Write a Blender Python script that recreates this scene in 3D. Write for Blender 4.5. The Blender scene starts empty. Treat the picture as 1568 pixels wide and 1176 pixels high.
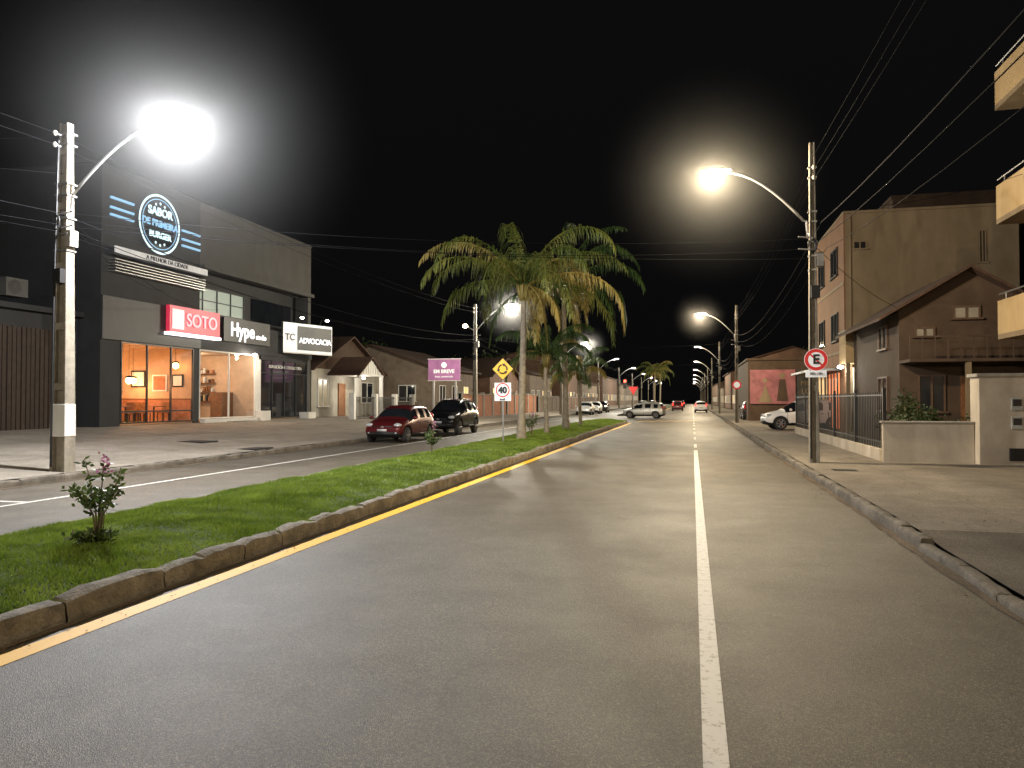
import bpy, bmesh, math, random
import numpy as np
from mathutils import Vector, Matrix, noise, Euler
random.seed(7)
S=bpy.context.scene
S.view_settings.view_transform='Standard'; S.view_settings.look='None'; S.view_settings.exposure=0
COL=S.collection
def link(o): COL.objects.link(o); return o
# ---------------------------------------------------------------- materials
MC={}
def mat(name,col,rough=.75,metal=0,var=.25,scale=2.0,bump=0.0,bscale=40,emit=None,es=0,stain=0.0,spec=.5):
    if name in MC: return MC[name]
    m=bpy.data.materials.new(name); m.use_nodes=True; nt=m.node_tree; N=nt.nodes; L=nt.links
    b=N['Principled BSDF']; b.inputs['Roughness'].default_value=rough; b.inputs['Metallic'].default_value=metal
    b.inputs['Specular IOR Level'].default_value=spec
    tc=N.new('ShaderNodeTexCoord')
    n=N.new('ShaderNodeTexNoise'); n.inputs['Scale'].default_value=scale; n.inputs['Detail'].default_value=8; n.inputs['Roughness'].default_value=.65
    L.new(tc.outputs['Object'],n.inputs['Vector'])
    r=N.new('ShaderNodeValToRGB'); r.color_ramp.elements[0].position=.3; r.color_ramp.elements[1].position=.72
    c=Vector(col)
    r.color_ramp.elements[0].color=(*[max(0,x*(1-var)) for x in c],1); r.color_ramp.elements[1].color=(*[min(1,x*(1+var)) for x in c],1)
    L.new(n.outputs['Fac'],r.inputs['Fac']); out=r.outputs['Color']
    if stain>0:
        stain*=.6
        mp=N.new('ShaderNodeMapping'); mp.inputs['Scale'].default_value=(1.3,1.3,.35); L.new(tc.outputs['Object'],mp.inputs['Vector'])
        n2=N.new('ShaderNodeTexNoise'); n2.inputs['Scale'].default_value=1.1; n2.inputs['Detail'].default_value=9; n2.inputs['Distortion'].default_value=.6; L.new(mp.outputs[0],n2.inputs['Vector'])
        r2=N.new('ShaderNodeValToRGB'); r2.color_ramp.elements[0].position=.32; r2.color_ramp.elements[1].position=.68
        k=1-stain; r2.color_ramp.elements[0].color=(k,k*.96,k*.9,1); r2.color_ramp.elements[1].color=(1,1,1,1)
        L.new(n2.outputs['Fac'],r2.inputs['Fac'])
        mx=N.new('ShaderNodeMix'); mx.data_type='RGBA'; mx.blend_type='MULTIPLY'; mx.inputs['Factor'].default_value=1
        L.new(out,mx.inputs['A']); L.new(r2.outputs[0],mx.inputs['B']); out=mx.outputs['Result']
    L.new(out,b.inputs['Base Color'])
    if bump>0:
        nb=N.new('ShaderNodeTexNoise'); nb.inputs['Scale'].default_value=bscale; nb.inputs['Detail'].default_value=6
        L.new(tc.outputs['Object'],nb.inputs['Vector'])
        bp=N.new('ShaderNodeBump'); bp.inputs['Strength'].default_value=bump; bp.inputs['Distance'].default_value=.02
        L.new(nb.outputs['Fac'],bp.inputs['Height']); L.new(bp.outputs[0],b.inputs['Normal'])
    if emit is not None:
        b.inputs['Emission Color'].default_value=(*emit,1); b.inputs['Emission Strength'].default_value=es
    MC[name]=m; return m
def glassmat(name,tint=(.9,.95,1),gloss=.10):
    m=bpy.data.materials.new(name); m.use_nodes=True; nt=m.node_tree; nt.nodes.clear()
    o=nt.nodes.new('ShaderNodeOutputMaterial'); t=nt.nodes.new('ShaderNodeBsdfTransparent'); t.inputs[0].default_value=(*tint,1)
    g=nt.nodes.new('ShaderNodeBsdfGlossy'); g.inputs['Roughness'].default_value=.03
    mx=nt.nodes.new('ShaderNodeMixShader'); mx.inputs[0].default_value=gloss
    nt.links.new(t.outputs[0],mx.inputs[1]); nt.links.new(g.outputs[0],mx.inputs[2]); nt.links.new(mx.outputs[0],o.inputs[0])
    return m
def leafmat(name,c1,c2,scale=1.2):
    if name in MC: return MC[name]
    m=bpy.data.materials.new(name); m.use_nodes=True; nt=m.node_tree; N=nt.nodes; L=nt.links; N.clear()
    o=N.new('ShaderNodeOutputMaterial'); d=N.new('ShaderNodeBsdfPrincipled'); t=N.new('ShaderNodeBsdfTranslucent'); mx=N.new('ShaderNodeMixShader'); mx.inputs[0].default_value=.35
    d.inputs['Roughness'].default_value=.5
    g=N.new('ShaderNodeNewGeometry'); n=N.new('ShaderNodeTexNoise'); n.inputs['Scale'].default_value=scale; n.inputs['Detail'].default_value=5
    L.new(g.outputs['Position'],n.inputs['Vector']); r=N.new('ShaderNodeValToRGB'); r.color_ramp.elements[0].position=.35; r.color_ramp.elements[1].position=.68
    r.color_ramp.elements[0].color=(*c1,1); r.color_ramp.elements[1].color=(*c2,1); L.new(n.outputs['Fac'],r.inputs[0])
    L.new(r.outputs[0],d.inputs['Base Color']); L.new(r.outputs[0],t.inputs[0]); L.new(d.outputs[0],mx.inputs[1]); L.new(t.outputs[0],mx.inputs[2]); L.new(mx.outputs[0],o.inputs[0])
    MC[name]=m; return m
def groundmat(name,dark,light,speck,rough=.6,patch=.35,speckscale=160,bump=.5,joint=None,cracks=False):
    m=bpy.data.materials.new(name); m.use_nodes=True; nt=m.node_tree; N=nt.nodes; L=nt.links
    b=N['Principled BSDF']; g=N.new('ShaderNodeNewGeometry'); P=g.outputs['Position']
    def nz(s,d=8,ro=.6,vec=None):
        n=N.new('ShaderNodeTexNoise'); n.inputs['Scale'].default_value=s; n.inputs['Detail'].default_value=d; n.inputs['Roughness'].default_value=ro
        L.new(vec or P,n.inputs['Vector']); return n.outputs['Fac']
    def ramp(f,a,bb,c0,c1):
        r=N.new('ShaderNodeValToRGB'); r.color_ramp.elements[0].position=a; r.color_ramp.elements[1].position=bb
        r.color_ramp.elements[0].color=(*c0,1); r.color_ramp.elements[1].color=(*c1,1); L.new(f,r.inputs[0]); return r.outputs[0]
    mp=N.new('ShaderNodeMapping'); mp.inputs['Scale'].default_value=(1,.22,1); L.new(P,mp.inputs['Vector'])
    c=ramp(nz(patch,9,.6,mp.outputs[0]),.35,.68,dark,light)
    def mul(c,o):
        mx=N.new('ShaderNodeMix'); mx.data_type='RGBA'; mx.blend_type='MULTIPLY'; mx.inputs['Factor'].default_value=1
        L.new(c,mx.inputs['A']); L.new(o,mx.inputs['B']); return mx.outputs['Result']
    c=mul(c,ramp(nz(1.3,10,.7),.38,.6,(.78,.76,.73),(1.06,1.06,1.06)))
    c=mul(c,ramp(nz(45,6,.8),.35,.65,(.70,.70,.70),(1.22,1.22,1.22)))
    v=N.new('ShaderNodeTexVoronoi'); v.inputs['Scale'].default_value=speckscale; L.new(P,v.inputs['Vector'])
    hs=N.new('ShaderNodeSeparateColor'); L.new(v.outputs['Color'],hs.inputs[0])
    c=mul(c,ramp(hs.outputs[0],.55,1.0,(1-speck,)*3,(1+speck*4,)*3))
    if cracks:
        v2=N.new('ShaderNodeTexVoronoi'); v2.feature='DISTANCE_TO_EDGE'; v2.inputs['Scale'].default_value=.28
        nn=N.new('ShaderNodeTexNoise'); nn.inputs['Scale'].default_value=2.5; nn.inputs['Detail'].default_value=8; L.new(P,nn.inputs['Vector'])
        ad=N.new('ShaderNodeVectorMath'); ad.operation='MULTIPLY_ADD'; L.new(nn.outputs['Color'],ad.inputs[0]); ad.inputs[1].default_value=(.9,.9,.9); L.new(P,ad.inputs[2]); L.new(ad.outputs[0],v2.inputs['Vector'])
        c=mul(c,ramp(v2.outputs['Distance'],.0,.006,(.74,.72,.7),(1,1,1)))
    if joint:
        bt=N.new('ShaderNodeTexBrick'); bt.inputs['Scale'].default_value=1; bt.offset=0; bt.inputs['Brick Width'].default_value=joint; bt.inputs['Row Height'].default_value=joint
        bt.inputs['Mortar Size'].default_value=.010; bt.inputs['Color1'].default_value=(1,1,1,1); bt.inputs['Color2'].default_value=(.86,.84,.82,1); bt.inputs['Mortar'].default_value=(.6,.58,.55,1)
        L.new(P,bt.inputs['Vector']); c=mul(c,bt.outputs['Color'])
    L.new(c,b.inputs['Base Color'])
    r=N.new('ShaderNodeMapRange'); r.inputs['To Min'].default_value=rough-.12; r.inputs['To Max'].default_value=rough+.15; L.new(nz(.8,8),r.inputs[0]); L.new(r.outputs[0],b.inputs['Roughness'])
    bp=N.new('ShaderNodeBump'); bp.inputs['Strength'].default_value=bump; bp.inputs['Distance'].default_value=.006; L.new(v.outputs['Distance'],bp.inputs['Height'])
    L.new(bp.outputs[0],b.inputs['Normal'])
    return m
def paintmat(name,col,under=(.085,.072,.055),wear=.45):
    m=bpy.data.materials.new(name); m.use_nodes=True; nt=m.node_tree; N=nt.nodes; L=nt.links
    b=N['Principled BSDF']; b.inputs['Roughness'].default_value=.6; g=N.new('ShaderNodeNewGeometry')
    n=N.new('ShaderNodeTexNoise'); n.inputs['Scale'].default_value=14; n.inputs['Detail'].default_value=10; n.inputs['Roughness'].default_value=.75; L.new(g.outputs['Position'],n.inputs['Vector'])
    r=N.new('ShaderNodeValToRGB'); r.color_ramp.elements[0].position=wear-.06; r.color_ramp.elements[1].position=wear+.08
    r.color_ramp.elements[0].color=(*under,1); r.color_ramp.elements[1].color=(*col,1); L.new(n.outputs['Fac'],r.inputs[0]); L.new(r.outputs[0],b.inputs['Base Color'])
    return m
def emat(name,col,s):
    if name in MC: return MC[name]
    m=bpy.data.materials.new(name); m.use_nodes=True; b=m.node_tree.nodes['Principled BSDF']
    b.inputs['Base Color'].default_value=(*[min(.8,c) for c in col],1); b.inputs['Emission Color'].default_value=(*col,1); b.inputs['Emission Strength'].default_value=s
    MC[name]=m; return m
def glowmat(name,R,dens):  # scattering volume that imitates lamp glare, thinning out from the centre
    if name in MC: return MC[name]
    m=bpy.data.materials.new(name); m.use_nodes=True; nt=m.node_tree; nt.nodes.clear(); N=nt.nodes; L=nt.links
    try: m.cycles.volume_step_rate=2.5
    except Exception: pass
    o=N.new('ShaderNodeOutputMaterial'); v=N.new('ShaderNodeVolumeScatter'); v.inputs['Anisotropy'].default_value=.3
    tc=N.new('ShaderNodeTexCoord'); ln=N.new('ShaderNodeVectorMath'); ln.operation='LENGTH'; L.new(tc.outputs['Object'],ln.inputs[0])
    mr=N.new('ShaderNodeMapRange'); mr.inputs['From Min'].default_value=0; mr.inputs['From Max'].default_value=R; mr.inputs['To Min'].default_value=1; mr.inputs['To Max'].default_value=0; L.new(ln.outputs['Value'],mr.inputs[0])
    pw=N.new('ShaderNodeMath'); pw.operation='POWER'; pw.inputs[1].default_value=2.0; L.new(mr.outputs[0],pw.inputs[0])
    ml=N.new('ShaderNodeMath'); ml.operation='MULTIPLY'; ml.inputs[1].default_value=dens; L.new(pw.outputs[0],ml.inputs[0]); L.new(ml.outputs[0],v.inputs['Density']); L.new(v.outputs[0],o.inputs['Volume'])
    MC[name]=m; return m
# ---------------------------------------------------------------- builders
class MB:
    def __init__(s): s.v=[]; s.f=[]; s.m=[]; s.mats=[]
    def mi(s,m):
        if m not in s.mats: s.mats.append(m)
        return s.mats.index(m)
    def poly(s,pts,m):
        k=len(s.v); s.v+= [tuple(p) for p in pts]; s.f.append(tuple(range(k,k+len(pts)))); s.m.append(s.mi(m))
    def box(s,x0,x1,y0,y1,z0,z1,m,rot=None,c=None):
        P=[(x0,y0,z0),(x1,y0,z0),(x1,y1,z0),(x0,y1,z0),(x0,y0,z1),(x1,y0,z1),(x1,y1,z1),(x0,y1,z1)]
        if rot is not None:
            c=Vector(c) if c else Vector(((x0+x1)/2,(y0+y1)/2,(z0+z1)/2)); P=[tuple(rot@(Vector(p)-c)+c) for p in P]
        k=len(s.v); s.v+=P; i=s.mi(m)
        for f in [(0,3,2,1),(4,5,6,7),(0,1,5,4),(1,2,6,5),(2,3,7,6),(3,0,4,7)]:
            s.f.append(tuple(k+a for a in f)); s.m.append(i)
    def tube(s,pts,rads,m,n=8,cap=True):
        k0=len(s.v); i=s.mi(m); pts=[Vector(p) for p in pts]
        for j,p in enumerate(pts):
            d=(pts[min(j+1,len(pts)-1)]-pts[max(j-1,0)]).normalized()
            a=Vector((1,0,0)) if abs(d.z)>=.95 else d.cross(Vector((0,0,1)))
            a.normalize(); b=d.cross(a).normalized()
            r=rads[j] if hasattr(rads,'__len__') else rads
            for q in range(n):
                t=2*math.pi*q/n; s.v.append(tuple(p+a*math.cos(t)*r+b*math.sin(t)*r))
        for j in range(len(pts)-1):
            for q in range(n):
                s.f.append((k0+j*n+q,k0+j*n+(q+1)%n,k0+(j+1)*n+(q+1)%n,k0+(j+1)*n+q)); s.m.append(i)
        if cap:
            s.f.append(tuple(k0+q for q in range(n))[::-1]); s.m.append(i)
            s.f.append(tuple(k0+(len(pts)-1)*n+q for q in range(n))); s.m.append(i)
    def ell(s,c,r,m,nu=14,nv=8,zmin=-1,zmax=1):
        k0=len(s.v); i=s.mi(m)
        for a in range(nv+1):
            ph=math.asin(max(-1,min(1,zmin)))+(math.asin(zmax)-math.asin(zmin))*a/nv
            for q in range(nu):
                t=2*math.pi*q/nu; s.v.append((c[0]+r[0]*math.cos(ph)*math.cos(t),c[1]+r[1]*math.cos(ph)*math.sin(t),c[2]+r[2]*math.sin(ph)))
        for a in range(nv):
            for q in range(nu):
                s.f.append((k0+a*nu+q,k0+a*nu+(q+1)%nu,k0+(a+1)*nu+(q+1)%nu,k0+(a+1)*nu+q)); s.m.append(i)
    def disc(s,c,n,r0,r1,m,seg=32):
        c=Vector(c); n=Vector(n).normalized(); a=n.cross(Vector((0,0,1))).normalized(); b=n.cross(a)
        for q in range(seg):
            t0=2*math.pi*q/seg; t1=2*math.pi*(q+1)/seg
            f=lambda t,r:c+a*math.cos(t)*r+b*math.sin(t)*r
            if r0>0: s.poly([f(t0,r0),f(t0,r1),f(t1,r1),f(t1,r0)],m)
            else: s.poly([c,f(t0,r1),f(t1,r1)],m)
    def done(s,name,parent=None,smooth=False,bevel=0,loc=None):
        me=bpy.data.meshes.new(name); me.from_pydata(s.v,[],s.f); me.polygons.foreach_set('material_index',s.m)
        for m in s.mats: me.materials.append(m)
        if smooth: me.polygons.foreach_set('use_smooth',[True]*len(s.f))
        me.update(); o=link(bpy.data.objects.new(name,me))
        if parent: 
            o.parent=parent; o.location=-Vector(parent.location) if loc is None else loc
        if bevel:
            bm=o.modifiers.new('b','BEVEL'); bm.width=bevel; bm.segments=2; bm.limit_method='ANGLE'
        return o
def empty(name,loc=(0,0,0)):
    e=bpy.data.objects.new(name,None); e.location=loc; e.empty_display_size=.3; return link(e)
def text(t,loc,rot,size,m,parent,name='lettering',extr=.015,sx=1,bold=0):
    cu=bpy.data.curves.new('t','FONT'); cu.body=t; cu.size=size; cu.extrude=extr; cu.align_x='CENTER'; cu.align_y='CENTER'; cu.offset=bold
    o=bpy.data.objects.new('t',cu); COL.objects.link(o); bpy.context.view_layer.update()
    me=bpy.data.meshes.new_from_object(o.evaluated_get(bpy.context.evaluated_depsgraph_get())); bpy.data.objects.remove(o)
    me.materials.clear(); me.materials.append(m)
    me.transform(Matrix.Translation(loc)@Euler(rot).to_matrix().to_4x4()@Matrix.Diagonal((sx,1,1,1)))
    r=link(bpy.data.objects.new(name,me)); 
    if parent: r.parent=parent; r.location=-Vector(parent.location)
    return r
FX=(math.pi/2,0,math.pi/2); FY=(math.pi/2,0,0)
def light(kind,loc,power,col,parent=None,r=.1,name='lamp_light'):
    l=bpy.data.lights.new(name,kind); l.energy=power; l.color=col; l.shadow_soft_size=r
    o=link(bpy.data.objects.new(name,l)); o.location=loc
    if parent: o.parent=parent; o.location=Vector(loc)-Vector(parent.location)
    return o
# ---------------------------------------------------------------- common materials
conc=mat('concrete',(.30,.28,.25),.85,var=.25,scale=3,bump=.4,stain=.35)
poleconc=mat('pole_concrete',(.28,.25,.20),.85,var=.25,scale=6,bump=.4,stain=.5)
steel=mat('galvanised_steel',(.42,.42,.42),.4,.8,var=.1)
black=mat('black_metal',(.02,.02,.022),.4,.3,var=.3)
blackp=mat('black_plastic',(.010,.010,.011),.6,var=.3)
wirem=mat('wire_rubber',(.004,.004,.005),.9,var=.2,spec=.08)
rubber=mat('rubber',(.02,.02,.02),.8)
charcoal=mat('charcoal_render',(.020,.021,.024),.75,var=.2,scale=1.5,stain=.3)
greyw=mat('grey_render',(.075,.073,.07),.85,var=.10,scale=1,bump=.1,stain=.25)
white=mat('white_paint',(.7,.69,.66),.6,var=.08,stain=.2)
cream=mat('cream_render',(.26,.195,.12),.85,var=.10,scale=1,bump=.2,bscale=20,stain=.5)
yellowr=mat('ochre_render',(.46,.33,.17),.85,var=.10,scale=1,stain=.25)
orangew=mat('terracotta_render',(.22,.11,.055),.85,var=.15,scale=1,stain=.3)
brownw=mat('brown_render',(.075,.046,.028),.85,var=.25,scale=1.5,bump=.2,stain=.4)
tile=mat('roof_tile',(.07,.036,.022),.85,var=.45,scale=5,bump=.6,bscale=12)
wood=mat('varnished_wood',(.20,.085,.035),.45,var=.4,scale=7)
dwood=mat('dark_door_wood',(.09,.05,.03),.6,var=.3,scale=7)
brick=mat('brick_paint',(.36,.15,.08),.85,var=.3,scale=4,bump=.4)
dglass=mat('dark_window_glass',(.012,.014,.018),.06,var=.2,spec=.8)
glass=glassmat('shop_glass')
asphalt=groundmat('asphalt',(.080,.069,.053),(.128,.110,.084),.34,rough=.58,cracks=True)
pave=groundmat('pavement_concrete',(.15,.13,.105),(.24,.21,.17),.1,rough=.85,patch=.5,speckscale=60,bump=.3,joint=2.0,cracks=True)
lot=groundmat('forecourt_concrete',(.25,.22,.18),(.38,.34,.29),.1,rough=.8,patch=.4,speckscale=60,bump=.3,joint=3.1,cracks=True)
dirtm=groundmat('gutter_soil',(.07,.05,.03),(.14,.10,.065),.3,rough=.95,patch=3,speckscale=120)
darklot=groundmat('driveway_asphalt',(.075,.063,.05),(.12,.10,.078),.25,rough=.85,patch=.8)
soil=groundmat('soil',(.02,.022,.012),(.045,.04,.025),.3,rough=.95)
stone=mat('kerb_stone',(.25,.225,.19),.9,var=.55,scale=5,bump=.9,bscale=35,stain=.6)
wpaint=paintmat('white_road_paint',(.64,.61,.56),wear=.39)
ypaint=paintmat('yellow_road_paint',(.80,.44,.02),wear=.33)
# ---------------------------------------------------------------- ground, road
KL=-12.8
def sheet(name,quads,m):
    b=MB()
    for q in quads: b.poly(q,m)
    return b.done(name)
def rect(x0,x1,y0,y1,z): return [(x0,y0,z),(x1,y0,z),(x1,y1,z),(x0,y1,z)]
sheet('ground',[rect(-1200,1200,-600,2400,-.06)],soil)
sheet('road',[rect(KL,2.5,-60,420,0)],asphalt)
sheet('pavement',[rect(2.62,30,9.9,58,.15),rect(2.62,30,-60,1.0,.15),rect(2.62,6.0,58,420,.15)],pave)
sheet('driveway',[[(2.62,2,.10),(30,2,.135),(30,9.0,.135),(2.62,9.0,.10)],[(2.62,9.0,.10),(30,9.0,.135),(30,9.9,.149),(2.62,9.9,.149)],[(2.62,1.0,.149),(30,1.0,.149),(30,2,.135),(2.62,2,.10)]],darklot)
sheet('forecourt',[[(-23,-60,.6),(KL-.15,-60,.15),(KL-.15,420,.15),(-23,420,.6)],rect(-60,-23,-60,420,.6)],lot)
b=MB()
b.poly(rect(.04,.16,-20,26,.004),wpaint)
y=27.5
while y<260:
    b.poly(rect(.05,.15,y,y+2.2,.004),wpaint); y+=5.5
b.done('lane_line')
b=MB(); b.poly(rect(-4.48,-4.29,-20,55,.004),ypaint)
for i in range(5): b.poly([(-4.3+i*.9,58+i*.5,.004),(-4.0+i*.9,58+i*.5,.004),(-3.2+i*.9,62+i*.5,.004),(-3.5+i*.9,62+i*.5,.004)],ypaint)
b.poly(rect(-4.45,-4.30,80,260,.004),ypaint); b.done('edge_line')
b=MB(); b.poly(rect(-10.75,-10.65,-20,260,.004),wpaint)
for yy in (4.5,10.2): b.poly(rect(-12.6,-10.75,yy,yy+.1,.0045),wpaint)
b.done('parking_line')
def ragged(x0,x1,side,y0,y1,z,step=.25,amp=.09):
    q=[]; y=y0
    f=lambda y:(noise.noise(Vector((y*1.3,x0,0)))*.6+noise.noise(Vector((y*5,x0,3)))*.4)*amp
    while y<y1:
        a,c=f(y),f(y+step)
        if side>0: q.append([(x0,y,z),(x1+a,y,z),(x1+c,y+step,z),(x0,y+step,z)])
        else: q.append([(x0-a,y,z),(x1,y,z),(x1,y+step,z),(x0-c,y+step,z)])
        y+=step
    return q
sheet('gutter_dirt',ragged(-4.63,-4.56,1,-6,56,.008,amp=.06)+ragged(2.38,2.5,-1,-6,60,.008)+ragged(KL,KL+.15,1,-6,60,.008),dirtm)
random.seed(77); b=MB(); dl=mat('dry_leaf',(.16,.10,.05),.9,var=.5,scale=8)
for i in range(900):
    side=random.choice((0,0,1,2)); y=random.uniform(1.5,45)
    x=(-4.55+abs(random.gauss(0,.12)),2.45-abs(random.gauss(0,.15)),random.uniform(2.8,4.4))[side]; z=.012 if side<2 else .156
    a=random.uniform(0,6.28); s=random.uniform(.006,.022); c,sn=math.cos(a)*s,math.sin(a)*s
    b.poly([(x-c,y-sn,z),(x+sn*.5,y-c*.5,z+s*.4),(x+c,y+sn,z),(x-sn*.5,y+c*.5,z+s*.3)],dl)
b.done('leaf_litter')
def kerb(name,x0,x1,y0,y1,h,ln,m,jit=.012,gap=.02,skip=None,seed=1):
    rnd=random.Random(seed); b=MB(); i0=b.mi(m); y=y0
    while y<y1:
        l=ln*rnd.uniform(.6,1.3); hh=h*rnd.uniform(.88,1.06)
        if skip and skip[0]<y<skip[1]: hh=h*.62
        a=rnd.uniform(-.016,.016); n=5 if y<45 else 1; g=gap*rnd.uniform(.4,1.6)
        def f(cx,cy,cz):
            X=(x0+x1)/2+cx*(x1-x0)*(1-.12*(abs(cz*2)**6 if cz>0 else 0)-.04*abs(cy*2)**8)+a*cy*2
            Y=y+l/2+cy*(l-g)*(1-.025*(abs(cz*2)**6)); Z=-.08+(cz+.5)*(hh+.08)-(.018*abs(cy*2)**8+.018*abs(cx*2)**5)*(1 if cz>.4 else 0)
            return tuple(Vector((X,Y,Z))+noise.noise_vector(Vector((X*9,Y*9,Z*9)))*jit*.9+noise.noise_vector(Vector((X*2.1,Y*2.1,Z*2)))*jit)
        for ax in range(3):
            for sg in(-.5,.5):
                k=len(b.v)
                for u in range(n+1):
                    for w in range(n+1):
                        c=[u/n-.5,w/n-.5]; c.insert(ax,sg); b.v.append(f(*c))
                for u in range(n):
                    for w in range(n):
                        b.f.append((k+u*(n+1)+w,k+(u+1)*(n+1)+w,k+(u+1)*(n+1)+w+1,k+u*(n+1)+w+1)); b.m.append(i0)
        y+=l
    return b.done(name,smooth=True)
kerb('median_kerb',-4.80,-4.62,-6,55.5,.20,.9,stone,.024,.022)
kerb('median_kerb',-7.75,-7.60,-6,55.5,.17,.85,stone,.015,.02,seed=2)
kerb('median_kerb',-4.80,-4.62,80,200,.17,1,stone,seed=3); kerb('median_kerb',-7.75,-7.6,80,200,.17,1,stone,seed=4)
kstone2=mat('worn_kerb_concrete',(.15,.13,.105),.9,var=.5,scale=3,bump=.8,bscale=30,stain=.5)
kerb('pavement_kerb',2.48,2.63,-6,140,.155,1.0,kstone2,.020,.006,skip=(1.2,9.2),seed=5)
kerb('pavement_kerb',KL-.15,KL,-6,140,.155,1.0,kstone2,.01,.008,seed=6)
b=MB()
for s in range(12):
    a0=math.pi*s/12; a1=math.pi*(s+1)/12
    P=lambda a,r,z:(-6.18+r*math.cos(a),55.4+r*math.sin(a),z)
    b.poly([P(a0,1.38,.18),P(a0,1.56,.18),P(a1,1.56,.18),P(a1,1.38,.18)],stone); b.poly([P(a0,1.56,0),P(a1,1.56,0),P(a1,1.56,.18),P(a0,1.56,.18)],stone)
b.done('median_nose_kerb')
def mz(x,y): 
    u=(x+6.2)/1.42; return .15+.10*(1-u*u)+.03*noise.noise(Vector((x*1.2,y*1.2,0)))
turf=groundmat('turf_soil',(.03,.05,.012),(.06,.10,.02),.3,rough=.95,patch=2)
b=MB()
for (ya,yb,st) in [(-6,20,.4),(20,56.3,1.2),(80,200,10)]:
    y=ya
    while y<yb:
        y2=min(y+st,yb)
        for i in range(8):
            xa=-7.62+i*.3575; xb=xa+.3575
            b.poly([(xa,y,mz(xa,y)),(xb,y,mz(xb,y)),(xb,y2,mz(xb,y2)),(xa,y2,mz(xa,y2))],turf)
        y=y2
b.done('median_turf')
def grass(name,bands,m):
    rng=np.random.default_rng(3); V=[]; 
    for (ya,yb,n,h,w) in bands:
        x=rng.uniform(-7.64,-4.68,n); y=rng.uniform(ya,yb,n)
        u=(x+6.2)/1.42; z=.15+.10*(1-u*u)
        z=z+np.array([.03*noise.noise(Vector((a*1.2,c*1.2,0))) for a,c in zip(x,y)])-.01
        dens=np.array([noise.noise(Vector((a*.9,c*.9,5)))+.6*noise.noise(Vector((a*4,c*4,2))) for a,c in zip(x,y)])
        hh=h*rng.uniform(.5,1.3,n)*(1+.7*dens); a=rng.uniform(0,6.28,n); t=rng.uniform(0,6.28,n); lean=rng.uniform(.2,1.2,n)*hh
        dx=np.cos(a)*w/2; dy=np.sin(a)*w/2
        p0=np.stack([x-dx,y-dy,z],1); p1=np.stack([x+dx,y+dy,z],1)
        p2=np.stack([x+np.cos(t)*lean,y+np.sin(t)*lean,z+hh],1)
        V.append(np.stack([p0,p1,p2],1).reshape(-1,3))
    V=np.concatenate(V).astype(np.float32); nt=len(V)//3
    me=bpy.data.meshes.new(name); me.vertices.add(len(V)); me.vertices.foreach_set('co',V.ravel())
    me.loops.add(len(V)); me.loops.foreach_set('vertex_index',np.arange(len(V),dtype=np.int32))
    me.polygons.add(nt); me.polygons.foreach_set('loop_start',np.arange(0,len(V),3,dtype=np.int32)); me.polygons.foreach_set('loop_total',np.full(nt,3,dtype=np.int32))
    me.update(calc_edges=True); me.validate(); me.materials.append(m); return link(bpy.data.objects.new(name,me))
gm=leafmat('grass_blades',(.11,.18,.014),(.26,.36,.05),2.0)
grass('grass',[(2.5,9,100000,.045,.011),(9,16,70000,.05,.016),(16,30,60000,.05,.026),(30,56,40000,.06,.04)],gm)
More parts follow.
